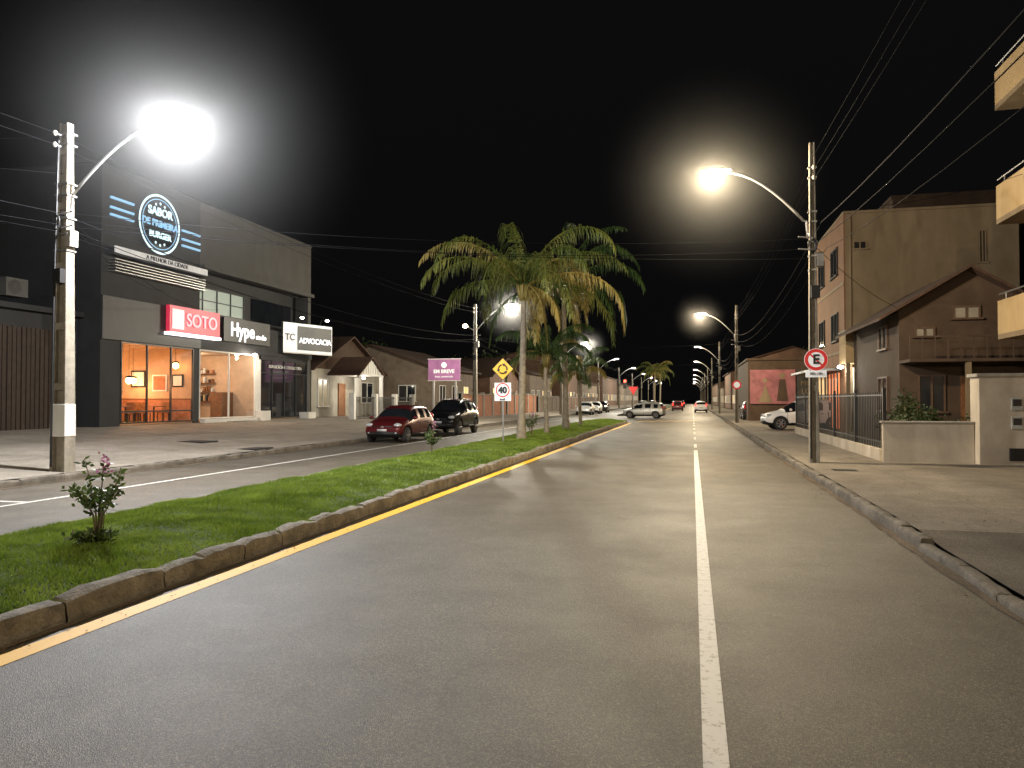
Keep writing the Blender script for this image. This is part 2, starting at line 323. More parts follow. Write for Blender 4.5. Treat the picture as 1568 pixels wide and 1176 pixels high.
# ---------------------------------------------------------------- street lamps
COOL=(.97,.98,1.0); WARM=(1.0,.81,.53); NEUT=(1.0,.92,.75)
lensW=emat('lamp_lens_warm',WARM,40)
def street_lamp(X,Y,z0,side,col,power,H=8.1,lampz=7.35,arm=2.5,white_band=False,w=.30,extra=False,glow=None,dens=.02):
    e=empty('street_lamp',(X,Y,z0)); b=MB()
    def tap(xa,xb,ya,yb,z1,z2,s1,s2,m):
        P=[]
        for z,s in((z1,s1),(z2,s2)): P+=[(X+xa*s,Y+ya*s,z),(X+xb*s,Y+ya*s,z),(X+xb*s,Y+yb*s,z),(X+xa*s,Y+yb*s,z)]
        k=len(b.v); b.v+=P; i=b.mi(m)
        for f in [(0,3,2,1),(4,5,6,7),(0,1,5,4),(1,2,6,5),(2,3,7,6),(3,0,4,7)]: b.f.append(tuple(k+a for a in f)); b.m.append(i)
    t=.55
    tap(-w/2,-w/2+.08,-w/2.6,w/2.6,z0-.1,H,1,t,poleconc); tap(w/2-.08,w/2,-w/2.6,w/2.6,z0-.1,H,1,t,poleconc)
    tap(-w/2+.08,w/2-.08,-w/7,w/7,z0-.1,H-.02,1,t,poleconc)
    for zz in (1.9,3.2,4.5,5.8,7.0): 
        s=1-(1-t)*(zz/H); tap(-w/2+.07,w/2-.07,-w/2.65,w/2.65,zz,zz+.16,s,s-.01,poleconc)
    if white_band: tap(-w/2-.004,w/2+.004,-w/2.6-.004,w/2.6+.004,z0+.75,z0+1.45,.965,.925,white)
    b.done('pole',e,bevel=.012 if Y<60 else 0)
    b=MB(); d=-side
    for zz in (4.9,5.25,5.6,6.1,6.35,7.2,7.45): b.box(X-w*.42,X+w*.42,Y-w*.33,Y+w*.33,zz,zz+.035,steel)
    for zz in (7.15,7.4): 
        b.tube([(X-d*.0,Y-.15,zz),(X,Y-.26,zz)],.02,steel,6); b.ell((X,Y-.30,zz),(.045,.045,.06),conc,8,5); 
    for zz in (5.4,5.7): b.tube([(X,Y-.1,zz),(X+d*.35,Y-.16,zz+.03)],.018,steel,6)
    b.box(X-.07,X+.13,Y-.26,Y-.12,4.2,4.5,blackp); b.box(X+.1,X+.24,Y-.12,Y+.1,5.0,5.35,conc)
    b.tube([(X-w*.35,Y-w*.42,z0+.1),(X-w*.3,Y-w*.38,4.2),(X-w*.2,Y-w*.3,7.3)],.022,blackp,6)
    for k in range(3): b.tube([(X-.05+.09*math.cos(a/8*6.28)+k*.02,Y-.2-k*.015,5.5+.16*math.sin(a/8*6.28)) for a in range(9)],.012,blackp,5)
    b.done('fittings',e)
    b=MB(); ax=X+d*.1
    pts=[(ax,Y,5.7),(ax+d*.04,Y,6.15)]
    for i in range(9):
        u=i/8; pts.append((ax+d*(.10+(arm-.45)*u),Y,6.15+(lampz-6.15)*math.sin(u*math.pi/2)**.95))
    b.tube(pts,.032,steel,8); b.tube([(X+d*.05,Y,5.8),(ax,Y,5.8)],.05,steel,6)
    lx=X+d*arm
    b.done('arm',e,True)
    b=MB(); b.ell((lx-d*.1,Y,lampz+.06),(.38,.16,.10),steel,14,6,-.1,1); b.done('lamp_housing',e,True)
    lp=(lx,Y,lampz-.10)
    light('POINT',lp,power,col,e,.17)
    if glow:
        b=MB(); b.ell((0,0,0),(glow,)*3,glowmat('added_lamp_glow_%.1f'%glow,glow,dens),20,14); b.done('added_lamp_glow',e,loc=Vector(lp)-Vector(e.location))  # ball of scatter added round the lamp head for its glow
    if extra:
        b=MB(); b.tube([(X,Y,6.0),(X-d*.5,Y-.1,6.3)],.03,steel,6); b.ell((X-d*.62,Y-.1,6.32),(.16,.12,.12),lensW,10,6); b.done('side_lamp',e,True)
    return e
XL=-13.2
YL=[13.5+31.6*k for k in range(-1,9)]; YR=[19.8+33*k for k in range(-1,9)]
for k,Y in zip(range(-1,9),YL):
    street_lamp(XL,Y,.16,-1,COOL if k<1 else NEUT,6800 if k==0 else (4600 if k>0 else 2000),white_band=(k==0),w=.40 if k==0 else .3,arm=2.35 if k==1 else 2.75,extra=(k==1),H=7.7,lampz=7.5,glow={0:4.2,1:2.5,2:2.2}.get(k),dens=.018 if k==0 else .03)
for k,Y in zip(range(-1,9),YR):
    street_lamp(2.92,Y,.15,1,WARM,3900 if k>=0 else 6400,w=.24,arm=2.4,lampz=7.5 if k>=0 else 7.0,glow={0:3.0,1:2.0}.get(k),dens=.019)
def wires():
    cu=bpy.data.curves.new('power_lines','CURVE'); cu.dimensions='3D'; cu.bevel_depth=.007; cu.bevel_resolution=1
    def w(a,c,sag,r=1):
        a=Vector(a); c=Vector(c); sp=cu.splines.new('POLY'); sp.points.add(15)
        for i in range(16):
            t=i/15; p=a.lerp(c,t); p.z-=sag*4*t*(1-t); sp.points[i].co=(*p,1); sp.points[i].radius=r
    for k in range(len(YL)-3):
        y0,y1=YL[k],YL[k+1]
        for z,sg,r in((7.15,.4,.8),(7.4,.4,.8),(5.7,.6,1.6),(5.45,.8,1.2),(5.3,.6,1.0)): w((XL,y0-.3,z),(XL,y1-.3,z),sg,r)
        y0,y1=YR[k],YR[k+1]
        for z,sg,r,dx in((7.15,.4,.5,0),(7.4,.4,.5,0),(7.75,.4,.5,0),(6.05,.7,2.0,.15),(5.6,.7,1.2,.1),(5.4,.9,.9,.25)): w((2.95+dx,y0-.25,z),(2.95+dx,y1-.25,z),sg,r)
    for i,(z,z2,sg) in enumerate(((5.75,5.7,.35),(5.6,5.45,.42),(5.45,5.2,.25))): w((XL,13.5,z),(2.9,19.8,z2),sg,1)
    w((XL,13.5,5.6),(-23,29,6.6),.4); w((XL,13.5,5.7),(-23,33,6.2),.6); w((XL,13.5,7.4),(-40,2,7),.5); w((XL,13.5,5.6),(-40,6,5.4),.5); w((XL,13.5,6.6),(-30,-4,6.6),.4)
    w((2.9,19.8,5.6),(7.2,29,4.9),.2); w((2.9,19.8,6.4),(10,24,8.4),.3); w((2.9,52.8,5.6),(XL,45.1,5.6),.5); w((2.9,85.8,5.8),(XL,76.7,5.8),.5)
    o=link(bpy.data.objects.new('power_lines',cu)); cu.materials.append(wirem)
wires()
# ---------------------------------------------------------------- palms
pgreen=leafmat('palm_leaf',(.045,.075,.013),(.155,.165,.035),.9); pyel=leafmat('palm_leaf_dry',(.20,.16,.045),(.36,.29,.09),1.5); pdark=leafmat('dark_palm_leaf',(.025,.06,.014),(.065,.11,.025),1.1)  # the last is a darker leaf green, for short and tall palms
bark=mat('palm_bark',(.27,.23,.17),.9,var=.35,scale=7,bump=.8,bscale=14)
def palm(X,Y,z0,h,fl,n,seed,r=.16,dead=3,ll=.55,green=None,name='palm_tree',e0=72,e1=4,daz=(0,6.28)):
    R=random.Random(seed); e=empty(name,(X,Y,z0)); b=MB(); green=green or pgreen
    pts=[];rd=[]; K=int(h/.16)
    for i in range(K+1):
        t=i/K; pts.append((X+.05*math.sin(t*3+seed),Y,z0-.1+(h+.1)*t)); rd.append(r*(1.35-.55*min(1,t*6) -.25*t+.12*math.sin(t*3.1))*(1.06 if i%2 else .97)*R.uniform(.98,1.03))
    b.tube(pts,rd,bark,14)
    C=Vector((pts[-1][0],Y,z0+h)); b.ell(C,(r*1.15,r*1.15,.5),pyel,10,6); 
    for k in range(8):
        a=k*.8; b.tube([C+Vector((math.cos(a)*r*.8,math.sin(a)*r*.8,-.35)),C+Vector((math.cos(a)*r*1.7,math.sin(a)*r*1.7,.25))],[.05,.02],pyel,5)
    b.done('trunk',e,True)
    b=MB()
    def frond(az,el,L,droop,m,lm):
        p=C+Vector((math.cos(az),math.sin(az),0))*r*.6+Vector((0,0,.2)); N=18; st=L/N; P=[p.copy()]; E=el; D=[]
        sway=R.uniform(-.35,.35)
        for i in range(N):
            t=i/N; a=az+sway*t*t; d=Vector((math.cos(a)*math.cos(E),math.sin(a)*math.cos(E),math.sin(E))); D.append(d); p=p+d*st; P.append(p.copy()); E-=droop/N*(.35+1.5*t)*(1 if E>-1.35 else .1)
        b.tube(P,[.035*(1-.8*i/N)+.006 for i in range(N+1)],m,4,False)
        for i in range(2,N):
            t=i/N; d=D[i]; sd=d.cross(Vector((0,0,1)))
            if sd.length<.05: sd=Vector((-math.sin(az),math.cos(az),0))
            sd.normalize()
            for q in range(5):
                for sgn in(-1,1):
                    if R.random()<.12: continue
                    base=P[i].lerp(P[i+1],q/5+R.random()*.15); l=lm*math.sin(math.pi*(.18+.78*t))**.6*R.uniform(.6,1.25)
                    up=Vector((0,0,1))*R.uniform(-.9,.45)
                    d1=(sd*sgn*R.uniform(.6,1.1)+d*R.uniform(.2,.8)+up).normalized(); d2=(d1*.5+Vector((0,0,-1))*R.uniform(.6,1.3)).normalized(); d3=(d1*.2+Vector((R.uniform(-.15,.15),R.uniform(-.15,.15),-1.1))).normalized()
                    wv=d*.5+Vector((0,0,.35)); wv=(wv-d1*wv.dot(d1)).normalized()*.015
                    a1=base+d1*l*.35; a2=a1+d2*l*.42; a3=a2+d3*l*.42
                    b.poly([base-wv*.5,base+wv*.5,a1+wv,a1-wv],m); b.poly([a1-wv,a1+wv,a2+wv*.7,a2-wv*.7],m); b.poly([a2-wv*.7,a2+wv*.7,a3],m)
    for i in range(n):
        az=i*2.39996+R.uniform(-.2,.2); u=(i+.5)/n
        el=math.radians(e0+(e1-e0)*u+R.uniform(-8,8)); frond(az,el,fl*R.uniform(.8,1.1),math.radians(R.uniform(100,150)),green if R.random()>.15 else pyel,ll*R.uniform(.85,1.15))
    for i in range(dead): frond(R.uniform(*daz),math.radians(R.uniform(-50,-10)),fl*.5,1.6,pyel,ll*.7)
    b.done('fronds',e)
    return e
palm(-6.2,27.5,.2,5.6,4.9,20,5,dead=4,ll=.64,e0=64,e1=12,daz=(-1.2,.6))
palm(-6.2,32.3,.2,3.3,2.6,14,9,dead=2,ll=.45,r=.12,green=pdark)
palm(-6.15,36.8,.2,6.9,5.0,18,14,dead=3,ll=.6,green=pdark,e0=76,daz=(-.8,.8))
palm(-6.3,43,.2,3.0,2.4,13,21,ll=.45,r=.12,dead=1,green=pdark)
palm(-6.1,128,.2,6,3.6,14,23); palm(-6.1,150,.2,7,3.6,12,24)
# ---------------------------------------------------------------- shrubs
shl=leafmat('shrub_leaf',(.04,.075,.018),(.12,.17,.045),9)
flow=leafmat('pink_flower',(.40,.12,.26),(.60,.28,.45),20)
stem=mat('stem',(.15,.11,.07),.9)
def leaf(b,p,d,l,w,m):
    d=d.normalized(); s=d.cross(Vector((random.uniform(-1,1),random.uniform(-1,1),random.uniform(-1,1)))).normalized()*w
    b.poly([p,p+d*l*.5+s,p+d*l,p+d*l*.5-s],m)
def shrub(X,Y,z0,h,sp,n,seed,fl=True,name='flowering_shrub'):
    random.seed(seed); e=empty(name,(X,Y,z0)); b=MB()
    for i in range(n):
        a=i*2.4+random.random(); tip=Vector((X+math.cos(a)*sp*random.uniform(.5,1),Y+math.sin(a)*sp*random.uniform(.5,1),z0+h*random.uniform(.5,1)))
        base=Vector((X+random.uniform(-.02,.02),Y+random.uniform(-.02,.02),z0-.03)); mid=base.lerp(tip,.45)+Vector((-math.cos(a)*sp*.2,-math.sin(a)*sp*.2,.06))
        b.tube([base,mid,tip],[.011,.007,.003],stem,5)
        for q in range(34):
            t=.45+.55*random.random()**.8; p=(mid.lerp(tip,(t-.45)/.55))
            leaf(b,p+Vector((random.gauss(0,.035),random.gauss(0,.035),random.gauss(0,.02))),Vector((random.uniform(-1,1),random.uniform(-1,1),random.uniform(-.3,.9))),random.uniform(.05,.10),.019,shl)
    if fl:
        tip=Vector((X+.06,Y,z0+h*.98)); b.tube([(X,Y,z0+.3),(X+.03,Y,z0+h*.6),tip],[.01,.007,.004],stem,5)
        for q in range(18): leaf(b,Vector((X+.02,Y,z0+.3)).lerp(tip,random.uniform(.4,1)),Vector((random.uniform(-1,1),random.uniform(-1,1),random.uniform(-.1,.9))),.08,.018,shl)
        for q in range(40):
            p=Vector((X+.06+random.gauss(0,.035),Y+random.gauss(0,.035),z0+h*.96+random.gauss(0,.07))); leaf(b,p,Vector((random.uniform(-1,1),random.uniform(-1,1),random.uniform(-.4,1))),.045,.018,flow)
    b.done('stems_and_leaves',e)
shrub(-5.95,6.55,.22,.86,.30,10,3); shrub(-6.9,19.4,.2,.85,.3,8,4); shrub(-6.5,30.5,.2,.9,.35,9,5)
shrub(-5.9,6.4,.2,.14,.25,9,8,False,'weed_clump')
def bush(name,X,Y,z0,rx,ry,rz,n,seed,m,ls=.09,clumps=9):
    random.seed(seed); e=empty(name,(X,Y,z0)); b=MB()
    cs=[(Vector((random.uniform(-.6,.6)*rx,random.uniform(-.6,.6)*ry,rz*random.uniform(.35,.75))),random.uniform(.35,.55)) for _ in range(clumps)]
    b.tube([(X,Y,z0-.05),(X,Y,z0+rz*.6)],[max(.03,rz*.05),max(.015,rz*.02)],stem,7)
    for c,_ in cs: b.tube([(X,Y,z0+rz*.2),(X+c.x,Y+c.y,z0+c.z)],[rz*.02+.01,.008],stem,5)
    for i in range(n):
        c,s=random.choice(cs); d=Vector((random.gauss(0,1),random.gauss(0,1),random.gauss(0,1))).normalized()*random.uniform(.5,1)*s
        p=Vector((X+c.x+d.x*rx,Y+c.y+d.y*ry,z0+max(.02,c.z+d.z*rz*.6))); leaf(b,p,Vector((random.uniform(-1,1),random.uniform(-1,1),random.uniform(-.6,.8))),ls*random.uniform(.7,1.5),ls*.3,m)
    b.done('foliage',e); return e
dkleaf=leafmat('dark_leaf',(.02,.035,.01),(.05,.08,.02),2)
for i,(x,y,rx,rz) in enumerate(((5.5,21.6,.7,1.3),(6.3,22,.6,1.5),(7.2,21.7,.5,1.2),(6.0,24,.8,1.9))): bush('garden_bush',x,y,.15,rx,.6,rz,900,30+i,dkleaf)
for i,(x,y,r,h) in enumerate(((-38,22,4,7),(-30,66,4,7),(-26,92,4.5,8),(-24,122,5,8),(18,75,4,7),(14,112,4.5,9),(13,150,5,9),(-27,160,6,10),(12,190,6,9))): bush('tree',x,y,.3,r,r,h,2200,50+i,dkleaf,ls=.38,clumps=14)
# ---------------------------------------------------------------- cars
def car(name,X,Y,z,rot,paint,L=3.9,W=1.68,H=1.5,head=None,tail=None,suv=False):
    e=empty(name,(X,Y,z)); e.rotation_euler=(0,0,rot)
    sx=L/3.9; sw=W/1.70; sh=H/1.5; hb=.06 if suv else 0
    st=[(-1.95,.66,.36,.62,.68,.56,0),(-1.91,.77,.26,.86,.92,.64,0),(-1.84,.81,.22,.95,1.06,.68,1),(-1.64,.84,.2,.96,1.40,.60,2),(-1.50,.845,.2,.96,1.46,.60,3),(-.95,.85,.2,.95,1.50,.61,2),(-.87,.85,.2,.95,1.505,.61,3),(-.12,.85,.2,.93,1.50,.61,2),(-.04,.85,.2,.93,1.495,.61,3),(.42,.85,.2,.91,1.43,.585,4),(1.12,.84,.2,.90,.96,.68,0),(1.18,.84,.2,.89,.945,.68,0),(1.62,.80,.2,.82,.87,.62,0),(1.86,.75,.24,.70,.75,.56,0),(1.95,.67,.36,.56,.60,.5,0)]
    V=[];n=15
    for (x,w,zb,zs,zt,wt,_) in st:
        h=[(0,zb),(.85*w,zb),(w,zb+.12),(w*1.01,(zb+zs)/2+.06),(w*.97,zs),(wt+ (w*.97-wt)*.06,zt-.07),(wt*.82,zt-.005),(0,zt+.02)]
        ring=[(x*sx,a*sw,c*sh+hb) for a,c in h]+[(x*sx,-a*sw,c*sh+hb) for a,c in h[-2:0:-1]]
        V+=ring; n=len(ring)
    F=[];M=[]
    for i in range(len(st)-1):
        ty=st[i][6]
        for q in range(n):
            F.append((i*n+q,(i+1)*n+q,(i+1)*n+(q+1)%n,i*n+(q+1)%n))
            strip=q if q<7 else 13-q
            m=0
            if strip==4 and ty in(3,4): m=1
            if strip in(5,6) and ty in(1,4): m=1
            if strip in(0,1): m=2
            M.append(m)
    F.append(tuple(range(n))); M.append(0); F.append(tuple((len(st)-1)*n+q for q in range(n))[::-1]); M.append(0)
    me=bpy.data.meshes.new('body'); me.from_pydata(V,[],F)
    me.polygons.foreach_set('material_index',M)
    bm=bmesh.new(); bm.from_mesh(me); bmesh.ops.recalc_face_normals(bm,faces=bm.faces); bm.to_mesh(me); bm.free()
    for m in(paint,dglass,blackp): me.materials.append(m)
    me.polygons.foreach_set('use_smooth',[True]*len(me.polygons))
    o=link(bpy.data.objects.new('body',me)); o.parent=e
    sb=o.modifiers.new('s','SUBSURF'); sb.levels=2; sb.render_levels=2
    wr=.32*sh+(.03 if suv else 0); wx=(-1.22*sx,1.24*sx)
    cb=MB()
    for x in wx:
        for s in(-1,1): cb.tube([(x,s*(.62*sw),wr),(x,s*(1.1*sw),wr)],wr+.06,blackp,28)
    c=cb.done('cut',None); bo=o.modifiers.new('b','BOOLEAN'); bo.operation='DIFFERENCE'; bo.object=c; bo.solver='EXACT'
    c.parent=e; bpy.context.view_layer.update()
    me2=bpy.data.meshes.new_from_object(o.evaluated_get(bpy.context.evaluated_depsgraph_get())); o.modifiers.clear(); o.data=me2; bpy.data.objects.remove(c)
    b=MB(); rim=mat('alloy',(.35,.35,.36),.3,.8)
    for x in wx:
        for s in(-1,1):
            yo=s*.835*sw; yi=s*.64*sw
            b.tube([(x,yi,wr),(x,yi+s*.02,wr),(x,yo-s*.03,wr),(x,yo,wr)],[wr*.9,wr,wr,wr*.93],rubber,28)
            b.tube([(x,yo-s*.02,wr),(x,yo+s*.004,wr)],wr*.66,blackp,24)
            for k in range(6):
                a=k*math.pi/3; rr=wr*.63; px=math.cos(a);pz=math.sin(a)
                b.tube([(x+px*.03,yo+s*.008,wr+pz*.03),(x+px*rr,yo+s*.006,wr+pz*rr)],.028,rim,6)
            b.disc((x,yo+s*.012,wr),(0,1,0),wr*.60,wr*.68,rim,24); b.disc((x,yo+s*.02,wr),(0,1,0),0,.06,rim,12)
    b.done('wheels',e,loc=(0,0,0))
    b=MB(); hl=head or mat('headlight_glass',(.5,.52,.55),.12,.2,var=.1); tl=tail or mat('tail_light_red',(.35,.01,.01),.2,emit=(1,.02,.02),es=.08)
    for s in(-1,1):
        b.ell((1.76*sx,s*.60*sw,.72*sh+hb),(.16,.17,.085),hl,12,6); b.ell((-1.84*sx,s*.68*sw,.98*sh+hb),(.09,.085,.2),tl,10,6)
        b.ell((1.87*sx,s*.56*sw,.42*sh+hb),(.06,.09,.06),hl,10,6)
        b.ell((.80*sx,s*.96*sw,1.0*sh+hb),(.07,.11,.075),paint,10,6); b.box(.74*sx,.82*sx,s*.84*sw-.04,s*.84*sw+.04,.95*sh+hb,.98*sh+hb,blackp)
        b.box(-.75*sx,-.6*sx,s*.857*sw-.012,s*.857*sw+.012,.80*sh+hb,.83*sh+hb,blackp); b.box(.1*sx,.25*sx,s*.857*sw-.012,s*.857*sw+.012,.79*sh+hb,.82*sh+hb,blackp)
        b.box(-.9*sx,.75*sx,s*.845*sw-.015,s*.845*sw+.015,.30*sh+hb,.36*sh+hb,blackp)
        for xx in(.92,-.10,-.98): b.box(xx*sx-.006,xx*sx+.006,s*.846*sw-.008,s*.846*sw+.008,.32*sh+hb,.88*sh+hb,blackp)
        if suv: b.tube([(-1.4*sx,s*.5,H+.07),(.2*sx,s*.5,H+.06)],.02,steel,6)
    b.box(1.80*sx,1.915*sx,-.42,.42,.60*sh+hb,.69*sh+hb,blackp); b.box(1.84*sx,1.955*sx,-.52,.52,.32*sh+hb,.46*sh+hb,blackp)
    b.box(1.90*sx,1.965*sx,-.2,.2,.475*sh+hb,.565*sh+hb,mat('number_plate',(.5,.5,.5),.5)); b.box(-1.97*sx,-1.90*sx,-.2,.2,.62*sh+hb,.72*sh+hb,mat('number_plate',(.5,.5,.5),.5))
    b.box(1.86*sx,1.935*sx,-.06,.06,.625*sh+hb,.67*sh+hb,steel)
    b.done('lights_and_trim',e,True,loc=(0,0,0),bevel=0)
    return e
redp=mat('red_car_paint',(.095,.010,.012),.28,.3,var=.05); blkp=mat('black_car_paint',(.012,.012,.014),.18,.3,var=.05)
silv=mat('silver_car_paint',(.50,.50,.49),.35,.35,var=.04); whip=mat('white_car_paint',(.75,.75,.75),.3,var=.03)
R90=math.pi/2
car('red_hatchback_car',-11.75,29.2,.0,-R90-.02,redp,L=3.75,H=1.47)
car('black_suv_car',-11.75,36.0,.0,-R90,blkp,L=4.3,W=1.75,H=1.66,suv=True)
car('silver_hatchback_car',-4.35,70.5,.0,math.pi*.96,silv,L=3.8,H=1.45)
car('white_hatchback_car',5.6,41.6,.15,math.pi+.12,whip,L=4.1,H=1.55)
brk=emat('brake_light',(1,.03,.02),6)
car('white_hatchback_car',1.1,104,.0,R90,whip,tail=brk); car('grey_car',-2.6,135,.0,R90,silv,tail=brk); car('dark_car',-2.4,165,.0,R90,blkp,tail=brk); car('dark_red_car',-2.2,118,0,R90,redp,tail=brk)
hdl=emat('headlight_on',(1,.9,.7),25)
car('oncoming_car',-9.5,150,.0,-R90,silv,head=hdl); car('oncoming_car',-9.3,185,.0,-R90,silv,head=hdl); car('parked_car',-11.7,84,.0,-R90,silv); car('parked_car',-11.7,92,.0,-R90,whip); car('parked_car',4.6,62,.15,R90,blkp); car('parked_car',-11.7,100,.0,-R90,blkp)
# ---------------------------------------------------------------- traffic signs
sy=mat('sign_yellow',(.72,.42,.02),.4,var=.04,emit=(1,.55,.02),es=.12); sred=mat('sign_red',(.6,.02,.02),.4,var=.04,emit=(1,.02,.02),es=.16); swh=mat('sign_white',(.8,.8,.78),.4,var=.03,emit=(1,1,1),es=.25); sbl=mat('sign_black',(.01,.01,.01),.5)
e=empty('traffic_sign',(-6.3,24.9,.2)); b=MB(); X,Y=-6.3,24.9
b.tube([(X,Y+.05,.1),(X,Y+.05,3.1)],.03,steel,10)
b.box(X-.27,X+.27,Y-.008,Y+.008,2.48,3.02,sbl,Matrix.Rotation(math.pi/4,3,'Y')); b.box(X-.255,X+.255,Y-.014,Y+.0,2.495,3.005,sy,Matrix.Rotation(math.pi/4,3,'Y'))
for k in range(3):
    a0=math.radians(90+120*k+15); pts=[(X+.15*math.cos(a0+math.radians(80)*i/6),Y-.02,2.75+.15*math.sin(a0+math.radians(80)*i/6)) for i in range(7)]
    b.tube(pts,.024,sbl,6); p=pts[-1]; tx=-math.sin(a0+1.4); tz=math.cos(a0+1.4); nx,nz_=tz,-tx
    b.poly([(p[0]+nx*.06,Y-.03,p[2]+nz_*.06),(p[0]-nx*.06,Y-.03,p[2]-nz_*.06),(p[0]+tx*.1,Y-.03,p[2]+tz*.1)],sbl)
b.box(X-.29,X+.29,Y-.012,Y+.0,1.66,2.28,swh); b.disc((X,Y-.02,2.03),(0,-1,0),0,.21,swh); b.disc((X,Y-.022,2.03),(0,-1,0),.205,.245,sred)
b.done('sign_plates',e); text('40',(X,Y-.045,2.02),FY,.30,sbl,e,bold=.012); text('km/h',(X,Y-.03,1.72),FY,.10,sbl,e)
e=empty('no_parking_sign',(2.92,19.6,2.1)); b=MB(); X,Y=2.95,19.6
b.disc((X,Y+.002,2.68),(0,-1,0),0,.275,swh); b.box(X-.24,X+.24,Y+.0,Y+.012,2.25,2.42,swh); b.disc((X,Y-.004,2.68),(0,-1,0),0,.2,swh); b.disc((X,Y-.008,2.68),(0,-1,0),.185,.265,sred)
b.box(X-.2,X+.2,Y-.012,Y-.009,2.66,2.70,sred,Matrix.Rotation(math.radians(45),3,'Y')); b.done('plates',e); text('E',(X,Y-.03,2.68),FY,.32,sbl,e,bold=.01); text('08h-18h',(X,Y-.02,2.335),FY,.09,sbl,e)
e=empty('traffic_sign',(2.8,52.5,.15)); b=MB(); X,Y=2.9,52.4
b.disc((X,Y,2.7),(0,-1,0),0,.26,swh); b.disc((X,Y-.005,2.7),(0,-1,0),.2,.3,sred); b.done('plate',e)
e=empty('traffic_sign',(-6.2,82,.2)); b=MB(); b.tube([(-6.2,82,.1),(-6.2,82,3)],.04,steel,8); b.poly([(-6.7,81.95,3.1),(-5.7,81.95,3.1),(-6.2,81.95,2.2)],sred); b.done('plate',e)
e=empty('traffic_light',(-7.6,88,.2)); b=MB(); b.tube([(-7.6,88,0),(-7.6,88,3.4)],.06,steel,8); b.box(-7.8,-7.4,87.8,88.1,3.0,4.1,blackp); b.ell((-7.6,87.78,3.85),(.14,.08,.14),emat('signal_red',(1,.04,.02),15),12,6); b.done('signal_head',e)
# ---------------------------------------------------------------- main shop building (left)
bd=empty('shop_building',(-23,34,.6))
b=MB()
zc=4.15
b.box(-35,-23,25.3,31.5,zc,11.2,charcoal)
b.box(-23.0,-22.9,25.3,31.5,zc+.0,5.9,mat('fascia',(.028,.028,.031),.5,var=.2))
b.box(-35,-23,31.502,42.3,8.1,11.15,greyw); b.box(-23,-22.75,31.502,42.3,8.0,8.2,greyw)
b.box(-35,-23.9,31.502,42.298,5.6,8.1,charcoal); b.box(-35,-22.9,31.504,42.3,zc,5.6,charcoal)
b.box(-35.01,-22.96,25.28,31.5,11.2,11.3,charcoal); b.box(-35.01,-22.96,31.52,42.32,11.15,11.25,greyw)
b.box(-23.85,-23,41.95,42.3,5.6,8.0,greyw)
b.box(-35,-23,25.3,26.4,.3,zc,charcoal); b.box(-29.5,-23,31.1,31.5,.3,zc,charcoal); b.box(-29.5,-23,36.3,36.6,.3,zc,white); b.box(-35,-23,41.9,42.3,.3,zc,greyw)
b.box(-23.0,-22.75,31.6,36.5,.4,.75,white); b.box(-22.9,-22.2,33.4,35.2,.4,.62,conc)
b.done('walls_and_fascia',bd)
b=MB(); 
wallwarm=mat('warm_wall',(.50,.34,.22),.8,var=.15); 
b.box(-29.6,-29.4,26.4,31.1,.6,zc,wood); b.box(-29.6,-29.4,31.5,36.3,.6,zc,wallwarm); b.box(-29.6,-29.4,36.6,41.9,.6,zc,charcoal)
b.box(-29.4,-23.05,26.4,26.43,.6,zc,wallwarm); b.box(-29.4,-23.05,31.07,31.1,.6,zc,wallwarm); b.box(-29.4,-23.05,31.5,31.53,.6,zc,white); b.box(-29.4,-23.05,36.27,36.3,.6,zc,wallwarm)
b.box(-29.4,-23.05,26.4,42,.6,.66,mat('shop_floor',(.25,.17,.1),.35,var=.3,scale=2)); b.box(-29.4,-23.05,26.4,42,zc-.05,zc-.001,wallwarm)
def table(x,y):
    b.box(x-.4,x+.4,y-.35,y+.35,1.38,1.42,wood); b.tube([(x,y,.66),(x,y,1.38)],.04,black,6); b.box(x-.25,x+.25,y-.25,y+.25,.66,.69,black)
    for s in(-1,1):
        cx=x; cy=y+s*.62
        b.box(cx-.2,cx+.2,cy-.2,cy+.2,1.08,1.12,wood); b.box(cx-.2,cx+.2,cy+s*.18-.015,cy+s*.18+.015,1.12,1.58,wood)
        for a in(-.17,.17):
            for c in(-.17,.17): b.box(cx+a-.015,cx+a+.015,cy+c-.015,cy+c+.015,.66,1.08,black)
for x,y in((-24.2,27.6),(-24.2,29.9),(-26,28.2),(-26,30.2)): table(x,y)
b.box(-28.6,-28,27,30.5,.66,1.75,wood); b.box(-28.65,-27.9,26.9,30.6,1.75,1.8,white)
for z in(2.2,2.7,3.2):
    b.box(-29.38,-29.1,27,30.8,z,z+.04,black)
    for k in range(16): b.tube([(-29.25,27.1+k*.23,z+.04),(-29.25,27.1+k*.23,z+.04+random.uniform(.15,.3))],random.uniform(.03,.06),random.choice([brick,white,dglass,yellowr]),8)
b.box(-29.38,-29.34,27.2,28.2,3.4,3.9,white)
b.box(-29.3,-23.1,31.03,31.07,.66,1.7,brick); b.box(-29.3,-23.1,31.0,31.03,1.7,1.76,wood)
for (x0,x1,z0,z1,m_) in((-25.2,-24.4,2.1,2.9,white),(-26.4,-25.6,2.3,3.1,charcoal),(-27.7,-26.9,2.0,2.9,yellowr),(-24.1,-23.5,2.3,2.9,charcoal)): b.box(x0,x1,31.0,31.03,z0,z1,m_); b.box(x0+.07,x1-.07,30.985,31.0,z0+.07,z1-.07,white if m_ is charcoal else brick)
b.box(-29.38,-29.3,33.6,34.6,1.6,3.6,emat('lit_panel',(1,.5,.15),1.3)); b.box(-27,-26.2,32.2,33.6,.66,1.7,white); b.box(-25,-24.3,35.2,36.2,.66,2.1,wood)
